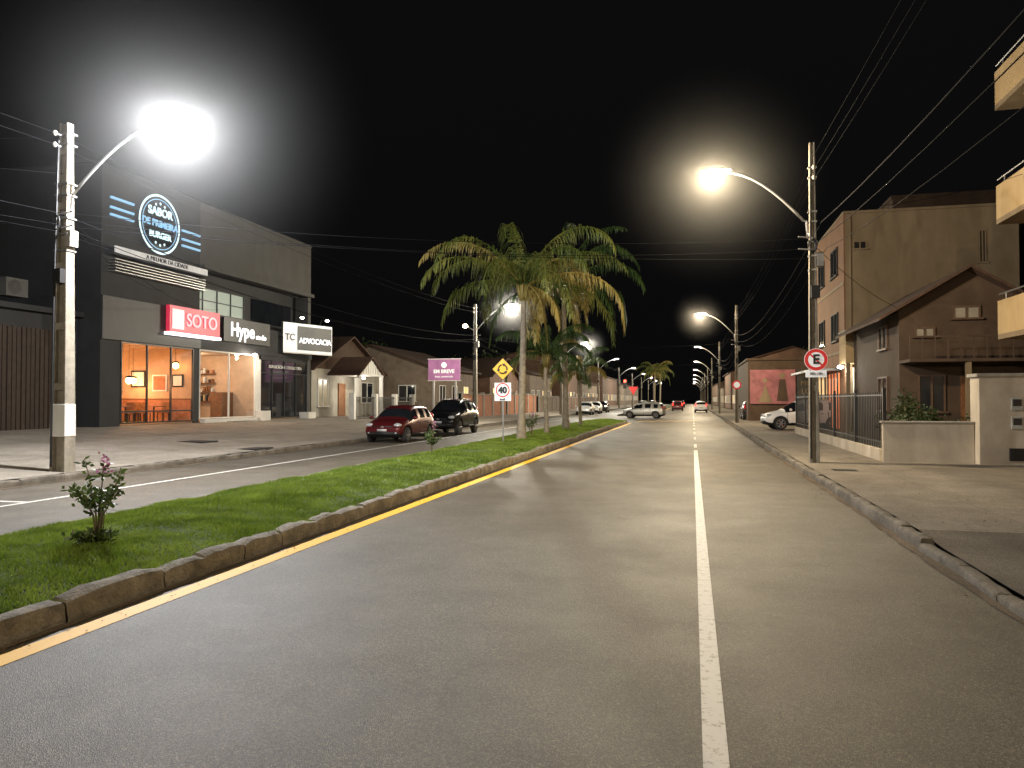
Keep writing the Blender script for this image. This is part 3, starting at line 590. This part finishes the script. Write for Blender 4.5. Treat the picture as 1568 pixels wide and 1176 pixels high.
for z in(1.6,2.1,2.6,3.1):
    b.box(-28.4,-25.4,36.0,36.27,z,z+.04,wood)
    for k in range(18): 
        if random.random()<.8: b.box(-28.3+k*.16,-28.2+k*.16,36.05,36.2,z+.04,z+.04+random.uniform(.12,.34),random.choice([brick,white,charcoal,yellowr,wood]))
for k in range(9): b.box(-28.8+k*.1,-28.76+k*.1,35.4,35.9,1.1,2.2,random.choice([brick,white,charcoal,yellowr,wood]))
for (x,y) in((-25.5,32.6),(-26.8,35)):
    b.box(x-.2,x+.2,y-.2,y+.2,.66,1.3,white); b.ell((x,y,1.5),(.13,.13,.22),wood,10,6)
b.done('interior',bd)
b=MB()
def frame(x,y0,y1,z0,z1,ny,nz_,m,t=.06,d=.08):
    for i in range(ny+1):
        yy=y0+(y1-y0)*i/ny; b.box(x-d/2,x+d/2,yy-t/2,yy+t/2,z0,z1,m)
    for zz in nz_: b.box(x-d/2+.004,x+d/2-.004,y0,y1,zz-t/2,zz+t/2,m)
frame(-23.02,26.45,31.05,.7,zc-.02,3,(.72,1.2,4.1),black)
frame(-23.02,31.55,36.25,.78,zc-.02,2,(.8,4.1),white); frame(-23.02,36.65,41.85,.7,zc-.1,4,(.72,3.2,4.0),charcoal)
b.box(-23.08,-22.96,36.6,36.75,.6,zc,white); b.box(-23.08,-22.96,36.6,41.9,3.9,zc,charcoal); b.box(-23.6,-22.4,41.0,41.9,.5,.95,white); b.box(-23.1,-22.5,36.3,37.0,.5,1.1,white)
frame(-23.85,31.7,36.4,6.05,7.35,4,(6.08,6.7,7.32),black,.05)
b.done('window_frames',bd)
b=MB(); b.poly([(-23.03,26.45,.72),(-23.03,31.05,.72),(-23.03,31.05,4.1),(-23.03,26.45,4.1)],glass); b.poly([(-23.03,31.6,.8),(-23.03,36.2,.8),(-23.03,36.2,4.1),(-23.03,31.6,4.1)],glass)
b.poly([(-23.03,36.7,.72),(-23.03,41.8,.72),(-23.03,41.8,4.0),(-23.03,36.7,4.0)],dglass)
b.poly([(-23.86,31.7,6.05),(-23.86,36.4,6.05),(-23.86,36.4,7.35),(-23.86,31.7,7.35)],mat('frosted_glass',(.35,.42,.38),.35,var=.1,emit=(.6,.8,.65),es=.14))
b.poly([(-23.86,37.2,6.05),(-23.86,41.4,6.05),(-23.86,41.4,7.35),(-23.86,37.2,7.35)],dglass)
b.done('glazing',bd)
b=MB(); bulb=emat('pendant_bulb',(1,.50,.16),26)
pend=[(-24.0,27.0,3.2),(-24.2,28.3,2.55),(-25.6,28.7,2.7),(-25.6,30.2,2.6),(-23.6,30.6,3.3),(-23.7,26.75,2.5),(-27.5,29.4,3.2),(-23.6,31.95,3.3),(-26,33,3.4)]
for p in pend: b.tube([p,(p[0],p[1],zc-.05)],.01,black,5); b.ell(p,(.14,.14,.15),bulb,10,6); b.ell((p[0],p[1],p[2]+.12),(.17,.17,.1),black,12,5,0,1)
b.done('pendant_lamps',bd,True)
for p in (pend[1],pend[2],pend[3],pend[6]): light('POINT',(p[0],p[1],p[2]-.2),120,(1,.48,.2),bd,.1)
light('POINT',(-25.5,33.9,3.7),230,(1,.72,.48),bd,.2); light('POINT',(-22.5,35.4,3.9),130,(1,.88,.7),bd,.08)
light('POINT',(-24.6,39.5,3.6),6,(1,.8,.6),bd,.1)
b=MB(); b.ell((-22.5,35.4,4.08),(.13,.13,.07),emat('spot_bulb',(1,.95,.85),30),10,6); b.done('canopy_lamp',bd)
neon=emat('sign_letters_lit',(.60,.82,.95),.9); neonb=emat('sign_blue_lit',(.25,.50,.75),.65)
cy,cz=28.55,9.45
b=MB(); b.disc((-22.9,cy,cz),(1,0,0),0,1.28,mat('sign_disc',(.02,.035,.05),.4)); b.disc((-22.88,cy,cz),(1,0,0),1.22,1.32,neon,48); b.disc((-22.88,cy,cz),(1,0,0),1.08,1.12,neonb,48)
b.box(-23,-22.9,cy-.9,cy+.9,cz-.9,cz+.9,black)
for (ya,yb,zz) in((25.7,27.0,9.9),(25.7,27.0,9.5),(25.7,27.0,9.2),(30.1,31.4,9.5),(30.1,31.4,9.1),(30.1,31.4,8.8)): b.box(-22.98,-22.9,ya,yb,zz,zz+.09,neonb)
for k in(-1,0,1):
    for zz in(cz+.92,cz-.92): b.disc((-22.87,cy+k*.28,zz-abs(k)*.08*(1 if zz>cz else -1)),(1,0,0),0,.07,neon,5)
b.box(-23,-22.55,25.5,31.4,7.55,7.65,charcoal); b.box(-22.56,-22.5,25.5,31.4,7.62,7.9,mat('lit_ledge',(.6,.6,.6),.6,emit=(.9,.93,1),es=.15))
for k in range(5): b.box(-22.95,-22.6,25.6,31.4,6.9+k*.12,6.94+k*.12,steel)
b.done('round_sign',bd)
text('SABOR',(-22.86,cy,cz+.52),FX,.50,neon,bd,bold=.012); text('DE PRIMEIRA',(-22.86,cy,cz+.0),FX,.40,neonb,bd,bold=.012); text('BURGER',(-22.86,cy,cz-.5),FX,.38,neon,bd,bold=.01)
text('A MELHOR DA CIDADE',(-22.49,28.6,7.76),FX,.26,black,bd)
b=MB(); rs=mat('red_signboard',(.45,.02,.05),.4,emit=(1,.05,.12),es=.4)
b.box(-22.85,-22.65,28.95,32.6,4.75,5.95,rs); b.box(-22.9,-22.6,28.9,32.65,4.62,4.75,emat('sign_light_strip',(1,.95,.95),2)); b.box(-22.64,-22.63,29.1,29.9,4.9,5.8,emat('sign_white_part',(1,.70,.76),.6))
b.box(-22.85,-22.7,33.0,37.2,4.65,5.85,black)
b.done('signboards',bd)
text('SOTO',(-22.62,31.2,5.35),FX,.85,emat('sign_letters_white',(1,.55,.62),.6),bd,bold=.01); text('Hype',(-22.68,34.6,5.25),FX,1.0,emat('sign_letters_cold',(1,1,1),1.2),bd,bold=.02); text('studio',(-22.68,36.3,5.05),FX,.4,MC['sign_letters_cold'],bd)
sg=empty('law_office_sign',(-22.1,40.4,5)); A=Vector((-22.65,38.5,0)); B=Vector((-21.5,42.2,0)); dv=(B-A).normalized(); ang=math.atan2(dv.y,dv.x); nv=Vector((dv.y,-dv.x,0)); ln=(B-A).length
def pt(u,z,o=0): p=A+dv*u+nv*o; return (p.x,p.y,z)
b=MB(); cs=mat('sign_dark_panel',(.035,.035,.032),.5,emit=(1,1,.95),es=.02); wp=mat('sign_lit_white',(.6,.6,.6),.4,emit=(1,.98,.93),es=.4)
def panel(u0,u1,z0,z1,o,m): b.poly([pt(u0,z0,o),pt(u1,z0,o),pt(u1,z1,o),pt(u0,z1,o)],m)
panel(0,ln,4.45,6.15,0,wp); panel(1.05,ln-.08,4.6,6.0,.03,cs); panel(.0,ln,4.38,4.45,.012,white)
b.poly([pt(0,4.4,-.15),pt(ln,4.4,-.15),pt(ln,6.15,-.15),pt(0,6.15,-.15)],black); b.poly([pt(0,6.15,0),pt(ln,6.15,0),pt(ln,6.15,-.15),pt(0,6.15,-.15)],white); b.poly([pt(ln,4.4,0),pt(ln,4.4,-.15),pt(ln,6.15,-.15),pt(ln,6.15,0)],white); b.poly([pt(0,4.4,0),pt(ln,4.4,0),pt(ln,4.4,-.15),pt(0,4.4,-.15)],black)
for u in(.9,2.9): b.tube([pt(u,6.15,-.05),pt(u,6.5,.1),pt(u,6.45,.5)],.02,black,6); q=pt(u,6.42,.55); b.ell(q,(.12,.12,.06),emat('spot_bulb',(1,.95,.85),30),8,5)
b.tube([pt(.1,5.3,-.1),(-23,38.4,5.3)],.04,black,6); b.tube([pt(ln-.3,5.3,-.1),(-23,41.8,5.3)],.04,black,6)
b.done('board',sg); q=pt(2.45,5.15,.05); text('ADVOCACIA',q,(R90,0,ang),.44,MC['sign_letters_cold'],sg,bold=.008); q=pt(.5,5.3,.02); text('TC',q,(R90,0,ang),.55,black,sg,bold=.01)
text('ADVOCACIA E CONSULTORIA',(-22.94,39.3,3.55),FX,.26,white,bd)
# ---------------------------------------------------------------- far-left dark building
e=empty('workshop_building',(-25,18,.6)); b=MB(); 
b.box(-36,-24,6,25.2,.3,5.0,charcoal); b.box(-36,-23.7,6,25.25,5.0,5.2,charcoal)
random.seed(12)
for k in range(26): b.box(-24.0,-23.93-random.uniform(0,.02),19.6+k*.2,19.6+k*.2+.15,.6,4.4-random.uniform(0,.05),mat('wood_slat',(.032,.019,.013),.7,var=.4,scale=5))
b.box(-24,-23.94,13.2,14.0,2.0,2.8,emat('lit_small_window',(1,.25,.05),.7)); b.box(-24,-23.92,13.55,13.62,2.0,2.8,black); b.box(-24,-23.9,13.1,14.1,1.9,2.0,conc)
for (yy,zz) in((16.0,4.0),(21.5,5.4)): b.box(-24,-23.5,yy,yy+.9,zz,zz+.65,mat('ac_unit',(.05,.05,.047),.6)); b.disc((-23.49,yy+.35,zz+.33),(1,0,0),.03,.26,black,20)
b.box(-24,-23.95,15,18.5,.6,3.2,mat('roller_door',(.03,.03,.03),.6,scale=9)); b.done('walls',e)
e=empty('gate_pillar',(-19,13.5,.4)); b=MB(); b.box(-19.3,-18.7,13.0,13.8,.2,1.6,conc); b.box(-19.35,-18.65,12.95,13.85,1.6,1.68,conc); b.done('pillar',e,bevel=.015)
# ---------------------------------------------------------------- generic houses
def gable(b,x0,x1,y0,y1,z,rise,axis,m,wm,ov=.4):
    if axis=='x':
        ym=(y0+y1)/2; s=rise/((y1-y0)/2); zo=z-s*ov
        for (ya,za,yb,zb) in((y0-ov,zo,ym,z+rise),(y1+ov,zo,ym,z+rise)):
            P=[(x0-ov,ya,za),(x1+ov,ya,za),(x1+ov,yb,zb),(x0-ov,yb,zb)]; b.poly(P,m); b.poly([(p[0],p[1],p[2]+.1) for p in P],m); b.poly([(x1+ov,ya,za),(x1+ov,yb,zb),(x1+ov,yb,zb+.1),(x1+ov,ya,za+.1)],m)
            b.poly([(x0-ov,ya,za),(x1+ov,ya,za),(x1+ov,ya,za+.1),(x0-ov,ya,za+.1)],m)
        for x in(x0+.003,x1-.003): b.poly([(x,y0,z),(x,y1,z),(x,ym,z+rise)],wm)
    else:
        xm=(x0+x1)/2; s=rise/((x1-x0)/2); zo=z-s*ov
        for (xa,za,xb,zb) in((x0-ov,zo,xm,z+rise),(x1+ov,zo,xm,z+rise)):
            P=[(xa,y0-ov,za),(xa,y1+ov,za),(xb,y1+ov,zb),(xb,y0-ov,zb)]; b.poly(P,m); b.poly([(p[0],p[1],p[2]+.1) for p in P],m); b.poly([(xa,y0-ov,za),(xb,y0-ov,zb),(xb,y0-ov,zb+.1),(xa,y0-ov,za+.1)],m)
            b.poly([(xa,y0-ov,za),(xa,y1+ov,za),(xa,y1+ov,za+.1),(xa,y0-ov,za+.1)],m)
        for y in(y0+.003,y1-.003): b.poly([(x0,y,z),(x1,y,z),(xm,y,z+rise)],wm)
def winX(b,x,y0,y1,z0,z1,side,m=dglass,fm=white,t=.06):
    s=side; a,c=sorted((x+s*.003,x+s*.03)); b.box(a,c,y0,y1,z0,z1,m); a,c=sorted((x,x+s*.07))
    for q in (y0,(y0+y1)/2,y1): b.box(a,c,q-t/2,q+t/2,z0,z1,fm)
    a,c=sorted((x,x+s*.066)); b.box(a,c,y0-t/2,y1+t/2,z1,z1+t,fm); a,c=sorted((x,x+s*.12)); b.box(a,c,y0-.1,y1+.1,z0-.07,z0,fm)
def winY(b,y,x0,x1,z0,z1,m=dglass,fm=white,t=.06):
    b.box(x0,x1,y-.03,y-.003,z0,z1,m)
    for q in (x0,(x0+x1)/2,x1): b.box(q-t/2,q+t/2,y-.07,y,z0,z1,fm)
    b.box(x0-t/2,x1+t/2,y-.066,y,z1,z1+t,fm); b.box(x0-.1,x1+.1,y-.12,y,z0-.07,z0,fm)
litw=emat('lit_window',(1,.62,.25),.9)
e=empty('porch_house',(-23,47.5,.6)); b=MB()
b.box(-33,-23.2,42.8,53.5,.3,3.7,mat('light_render',(.38,.36,.31),.85,var=.12,stain=.3)); gable(b,-33,-23.2,42.8,53.5,3.7,2.3,'x',tile,brownw)
winX(b,-23.2,43.6,44.9,1.3,3.0,1,m=mat('dim_window',(.2,.17,.1),.3,emit=(1,.8,.5),es=.15)); b.box(-23.2,-23.12,46.4,47.4,.6,2.8,wood); winX(b,-23.2,50,52,1.5,2.9,1)
for yy in(45.2,48.8): b.box(-21.2,-21.0,yy-.1,yy+.1,.5,3.3,white)
b.box(-23.2,-21.0,45.0,49.0,3.3,3.4,white); gable(b,-23.2,-21.1,45.1,48.9,3.4,1.1,'x',tile,white,.2)
for k in range(9): b.box(-21.09,-21.06,45.5+k*.38,45.58+k*.38,3.42,3.5+ (1.0-abs(k-4)*.23),white)
b.box(-20.9,-20.84,44.0,45.0,.5,3.1,white)
b.done('house',e); b=MB(); b.ell((-21.6,47,3.15),(.1,.1,.08),MC['spot_bulb'],8,5); b.done('porch_lamp',e); light('POINT',(-21.7,47,2.95),90,(1,.92,.8),e,.1)
e=empty('iron_fence',(-20.5,48,.5)); b=MB()
for k in range(52): b.box(-20.52,-20.49,43.0+k*.2,43.03+k*.2,.4,1.9,black)
b.box(-20.53,-20.48,43,53.3,1.8,1.85,black); b.box(-20.53,-20.48,43,53.3,.6,.65,black)
for k in range(4): b.box(-20.7,-20.35,42.9+k*3.4,43.2+k*3.4,.3,2.1,white)
b.done('fence',e)
e=empty('billboard',(-16.7,49.5,.3)); b=MB()
for x in(-17.5,-15.9): b.box(x-.06,x+.06,49.5,49.62,.2,3.1,steel)
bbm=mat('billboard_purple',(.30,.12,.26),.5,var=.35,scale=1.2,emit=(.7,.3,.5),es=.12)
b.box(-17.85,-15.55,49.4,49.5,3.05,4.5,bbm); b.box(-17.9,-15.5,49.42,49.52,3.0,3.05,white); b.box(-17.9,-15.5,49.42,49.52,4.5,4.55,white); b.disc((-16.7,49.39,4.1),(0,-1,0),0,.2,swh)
b.done('panel',e); text('EM BREVE',(-16.7,49.38,3.65),FY,.35,swh,e,bold=.01); text('lotes comerciais',(-16.7,49.38,3.3),FY,.2,swh,e)
rw=mat('render_wall_a',(.20,.155,.115),.85,stain=.3); rw2=mat('render_wall_b',(.17,.10,.07),.85,stain=.3)
specs=[(-30,-19.5,55.5,67,3.6,1.8,rw,'y'),(-30,-19,70,82,3.4,2.0,rw2,'x'),(-30,-18.5,86,100,4.2,1.6,rw,'y'),(-30,-18,105,120,6.5,1.5,rw2,'y'),(-30,-18,125,150,4,2,rw,'y'),(-30,-18,155,185,6,2,rw2,'y'),(-30,-18,190,260,5,2,rw,'y')]
for i,(x0,x1,y0,y1,h,r,m,ax) in enumerate(specs):
    e=empty('low_house',(x1,y0,.6)); b=MB(); b.box(x0,x1,y0,y1,.3,h+.6,m); gable(b,x0,x1,y0,y1,h+.6,r,ax,tile,m)
    y=y0+1
    while y<y1-2: winX(b,x1,y,y+1.4,1.6,2.8,1,m=litw if random.random()<.25 else dglass); y+=3.2
    winY(b,y0,x1-3,x1-1.6,1.6,2.8); b.box(x1,x1+.06,y1-1.4,y1-.5,.6,2.7,wood); b.done('house',e)
e=empty('brick_garden_wall',(-17,52,.3)); b=MB()
for (y0,y1,m,h) in((54,68,brick,2.1),(68.3,82,brick,2.2),(83,100,rw,2.0),(101,140,rw2,2.0)):
    b.box(-17.1,-16.9,y0,y1,.2,h,m); b.box(-17.16,-16.84,y0,y1,h,h+.08,conc)
    y=y0
    while y<y1: b.box(-17.18,-16.82,y,y+.3,.2,h+.2,conc); y+=3
b.done('wall',e)
# ---------------------------------------------------------------- right side
e=empty('apartment_building',(7,37.7,.15)); b=MB()
b.box(7.0,14.2,37.7,48.5,.1,10.4,cream); b.box(6.93,7.0,37.72,48.5,.1,10.4,orangew); b.box(6.9,14.3,37.62,48.6,10.4,10.52,cream)
for z in(4.0,7.2): b.box(6.9,6.93,37.7,48.5,z-.1,z+.05,cream)
for z in(4.6,7.8):
    for (ya,yb) in((39.2,40.8),(43,44.6),(46.4,47.8)): winX(b,6.93,ya,yb,z,z+1.3,-1,fm=charcoal)
winY(b,37.7,7.35,7.9,8.75,9.05,fm=cream); winY(b,37.7,12.6,12.85,7.9,9.3,fm=cream)
b.tube([(7.2,37.62,.2),(7.2,37.62,10.3)],.05,cream,8)
b.box(6.7,9.0,36.2,37.7,3.35,4.75,yellowr); b.box(6.65,9.05,36.15,37.7,4.75,4.83,conc); b.box(6.72,6.9,36.25,36.4,.1,3.35,cream)
b.box(7.0,9.0,37.6,37.7,.15,3.2,white); b.box(7.6,8.5,37.5,37.6,.15,2.4,dglass); b.box(7.55,8.55,37.48,37.5,2.4,2.5,wood)
b.done('walls',e); b=MB(); b.ell((6.6,36.9,3.2),(.14,.14,.08),MC['spot_bulb'],8,5); b.tube([(6.6,36.9,3.25),(6.8,36.9,3.35)],.02,black,5); b.done('entrance_lamp',e); light('POINT',(6.6,36.9,3.05),150,(1,.93,.75),e,.1)
b=MB(); b.box(6.86,6.93,39,41.6,.3,3.0,emat('shop_lit_panel',(1,.25,.08),.7)); b.box(6.86,6.93,42.5,46,.3,3.0,emat('shop_lit_panel2',(1,.6,.25),.5)); 
for q in (39,39.9,40.7,41.6,42.5,43.7,44.9,46): b.box(6.8,6.87,q-.04,q+.04,.3,3.05,black)
b.box(5.6,6.9,38.6,46.4,3.1,3.2,black); b.done('shop_front',e)
e=empty('rear_tower_building',(12,50,.15)); b=MB(); b.box(12,24,50,62,.1,14,brownw); b.box(11.9,24,49.9,62,14,14.2,brownw)
for z in(5,8,11): winY(b,50,13.5,14.8,z,z+1.2,fm=dwood); winY(b,50,17,18.3,z,z+1.2,fm=dwood)
b.done('walls',e)
e=empty('gabled_house',(7.0,28.5,.15)); b=MB(); b.box(7.0,11.4,28.5,36,.1,4.75,brownw); gable(b,6.8,11.4,28.5,35.6,4.75,1.4,'y',tile,brownw,.55)
dimp=mat('dim_pane',(.22,.19,.15),.4,emit=(1,.8,.5),es=.03)
winY(b,28.5,7.5,8.1,3.9,4.15,m=dimp,fm=dwood); winY(b,28.5,8.7,9.5,4.5,4.85,m=dimp,fm=dwood); winY(b,28.5,7.6,8.4,1.3,2.5,fm=dwood); b.box(8.9,9.7,28.42,28.5,.15,2.5,wood); winY(b,28.5,10.1,10.9,1.3,2.5,fm=dwood)
b.box(7.0,11.4,27.2,28.49,2.95,3.05,brownw); b.box(8.7,8.85,27.25,27.4,.1,2.95,cream); b.box(10.8,10.95,27.25,27.4,.1,2.95,cream)
for k in range(12): b.box(7.0+k*.38,7.03+k*.38,27.2,27.23,3.05,3.75,brownw)
b.box(7.0,11.4,27.19,27.24,3.75,3.81,brownw)
winX(b,7.0,30,31.2,3.6,4.4,-1,fm=dwood); winX(b,7.0,30,31.4,1.3,2.5,-1,fm=dwood); b.done('walls_and_roof',e)
e=empty('balcony_building',(10,19,.15)); b=MB(); b.box(10.1,18,12,25.4,.1,13,cream); b.box(9.9,18,11.9,25.5,13,13.2,conc)
for z in(3.5,6.95,10.4):
    b.box(8.9,10.1,14,25.2,z,z+.15,cream); b.box(8.9,9.0,14,25.2,z+.15,z+1.15,yellowr); b.box(9.0,10.1,25.1,25.2,z+.15,z+1.15,yellowr); b.box(9.0,10.1,14,14.1,z+.15,z+1.15,yellowr)
    b.tube([(8.95,14,z+1.35),(8.95,25.2,z+1.35)],.025,steel,6)
    for k in range(6): b.tube([(8.95,14.2+k*2.1,z+1.15),(8.95,14.2+k*2.1,z+1.35)],.015,steel,5)
    for yy in(15,18.4,21.8): b.box(10.04,10.1,yy,yy+1.9,z+.2,z+2.4,dglass); b.box(10.0,10.1,yy+.9,yy+.96,z+.2,z+2.4,white)
b.done('walls_and_balconies',e)
e=empty('garden_wall',(6,20.4,.15)); b=MB(); gw=mat('painted_wall',(.48,.42,.34),.85,var=.12,stain=.6,bump=.2)
b.box(4.62,6.67,20.4,20.55,.1,1.12,gw); b.box(4.58,6.67,20.36,20.59,1.12,1.17,conc); b.box(4.62,4.77,20.55,37,.1,.45,gw); b.done('wall',e,bevel=.01)
e=empty('meter_pillar',(8,20.2,.15)); b=MB(); b.box(6.68,9.6,20.1,20.7,.1,2.25,gw); b.box(6.62,9.7,20.05,20.75,2.25,2.33,conc)
for i in range(3):
    for z in(1.0,1.45): b.box(7.35+i*.34,7.59+i*.34,20.06,20.1,z,z+.3,mat('meter_box',(.3,.3,.28),.4)); b.box(7.38+i*.34,7.56+i*.34,20.05,20.06,z+.1,z+.26,dglass)
b.box(7.3,8.1,20.05,20.1,.25,.55,black); b.done('pillar',e,bevel=.01)
e=empty('iron_fence',(4.7,28,.45)); b=MB()
y=20.7
while y<36.8: b.box(4.69,4.712,y,y+.022,.45,1.9,black); y+=.2
for z in(.6,1.8): b.box(4.685,4.717,20.6,37,z,z+.035,black)
for yy in(20.6,24,27.4,30.8,34.2,37): b.box(4.66,4.74,yy-.04,yy+.04,.1,2.0,black)
b.done('fence',e)
e=empty('mural_building',(3.6,57,.15)); b=MB(); b.box(4.0,16,58,70,.1,4.6,brownw); b.box(3.9,16,57.9,70,4.6,4.75,brownw)
pk=mat('mural_pink',(.30,.11,.12),.6,var=.4,scale=1.5); b.box(4.15,7.3,57.9,58,1.4,3.9,pk); b.box(7.4,9.4,57.9,58,1.4,3.9,mat('mural_dark',(.05,.045,.04),.6,var=.5))
b.poly([(4.7,57.89,1.5),(5.7,57.89,1.5),(5.3,57.89,2.5),(5.2,57.89,2.9),(5.1,57.89,2.5)],cream); b.disc((5.2,57.885,3.1),(0,-1,0),0,.16,cream,16); b.poly([(6.0,57.89,1.6),(6.8,57.89,1.6),(6.6,57.89,3.2),(6.2,57.89,3.2)],brownw); b.disc((6.4,57.885,3.45),(0,-1,0),0,.2,cream,16)
b.done('walls',e); text('MODA',(8.4,57.88,2.9),FY,.5,cream,e); text('LOOK',(8.4,57.88,2.3),FY,.5,cream,e)
specs=[(6.5,16,74,86,3.6,1.6,rw,'y'),(6.5,16,92,104,6.4,1.4,rw2,'y'),(6.5,18,110,130,4,1.6,rw,'y'),(6.5,18,136,160,6.5,1.5,rw2,'y'),(6.5,18,166,200,4.5,2,rw,'y'),(6.5,18,205,260,6,2,rw2,'y')]
for i,(x0,x1,y0,y1,h,r,m,ax) in enumerate(specs):
    e=empty('low_house',(x0,y0,.15)); b=MB(); b.box(x0,x1,y0,y1,.1,h,m); gable(b,x0,x1,y0,y1,h,r,ax,tile,m)
    y=y0+1
    while y<y1-2: winX(b,x0,y,y+1.4,1.2,2.4,-1,m=litw if random.random()<.35 else dglass); y+=3.2
    winY(b,y0,x0+1,x0+2.4,1.2,2.4); b.done('house',e)
b=MB(); b.box(-13.6,-12.97,20.5,21.5,.12,.19,blackp); b.done('drain_cover')
b=MB(); b.box(-16.6,-15.6,21.6,22.4,.27,.32,blackp); b.done('drain_cover')
b=MB(); b.box(3.0,3.5,17.6,18.0,.15,.156,blackp); b.done('drain_cover')
# ---------------------------------------------------------------- photographer standing behind the camera (throws the shadow on the road)
sk=[((0,-.40,1.0),.14),((0,-.40,1.25),.135),((0,-.40,1.45),.15),((0,-.40,1.58),.055),((0,-.38,1.68),.075),((0,-.37,1.79),.085),
 ((.17,-.40,1.50),.065),((.30,-.26,1.34),.045),((.11,-.12,1.56),.033),((.08,-.07,1.60),.03),
 ((-.17,-.40,1.50),.065),((-.30,-.26,1.34),.045),((-.11,-.12,1.56),.033),((-.08,-.07,1.60),.03),
 ((.10,-.40,.90),.10),((.12,-.38,.50),.065),((.13,-.41,.09),.045),((.14,-.26,.05),.04),
 ((-.10,-.40,.90),.10),((-.12,-.38,.50),.065),((-.13,-.41,.09),.045),((-.14,-.26,.05),.04)]
ed=[(0,1),(1,2),(2,3),(3,4),(4,5),(2,6),(6,7),(7,8),(8,9),(2,10),(10,11),(11,12),(12,13),(0,14),(14,15),(15,16),(16,17),(0,18),(18,19),(19,20),(20,21)]
e=empty('person',(0,-.40,0)); me=bpy.data.meshes.new('body'); me.from_pydata([p for p,_ in sk],ed,[]); o=link(bpy.data.objects.new('body',me)); o.parent=e; o.location=-Vector(e.location)
md=o.modifiers.new('skin','SKIN'); 
for i,(p,r) in enumerate(sk): me.skin_vertices[0].data[i].radius=(r,r)
me.skin_vertices[0].data[0].use_root=True
s2=o.modifiers.new('sub','SUBSURF'); s2.levels=2; s2.render_levels=2; me.materials.append(mat('dark_clothes',(.05,.05,.07),.9))
b=MB(); skin=mat('skin',(.42,.25,.18),.6,var=.08)
for s in(-1,1):
    for k in range(4): b.tube([(s*.085,-.065,1.60+k*.018),(s*.078,-.04,1.62+k*.018),(s*.055,-.034,1.625+k*.018)],[.009,.008,.007],skin,6)
    b.tube([(s*.085,-.08,1.59),(s*.06,-.062,1.62),(s*.04,-.056,1.64)],[.011,.009,.008],skin,6)
b.ell((0,-.395,1.82),(.088,.098,.07),mat('hair',(.02,.015,.01),.8),14,8,-.2,1); b.done('hands_and_hair',e,True)
b=MB(); b.box(-.078,.078,-.052,-.043,1.62,1.70,blackp); b.done('phone',e)
# ---------------------------------------------------------------- world
w=bpy.data.worlds.new('World'); S.world=w; w.use_nodes=True; nt=w.node_tree; bg=nt.nodes['Background']; sk=nt.nodes.new('ShaderNodeTexSky'); sk.sky_type='NISHITA'; sk.sun_disc=False; sk.sun_elevation=math.radians(-4); sk.sun_rotation=math.radians(200)
hs=nt.nodes.new('ShaderNodeHueSaturation'); hs.inputs['Saturation'].default_value=.3; nt.links.new(sk.outputs[0],hs.inputs['Color'])
ad=nt.nodes.new('ShaderNodeMix'); ad.data_type='RGBA'; ad.blend_type='ADD'; ad.inputs['Factor'].default_value=1; ad.inputs['B'].default_value=(.075,.072,.075,1); nt.links.new(hs.outputs[0],ad.inputs['A']); nt.links.new(ad.outputs['Result'],bg.inputs[0]); bg.inputs[1].default_value=.04
# ---------------------------------------------------------------- camera
c=bpy.data.cameras.new('camera'); c.sensor_width=36; c.lens=26.4; c.clip_end=4000; c.clip_start=.03
o=link(bpy.data.objects.new('camera',c)); o.location=(0,0,1.7); o.rotation_euler=(math.radians(91.2),0,math.radians(13.5)); S.camera=o
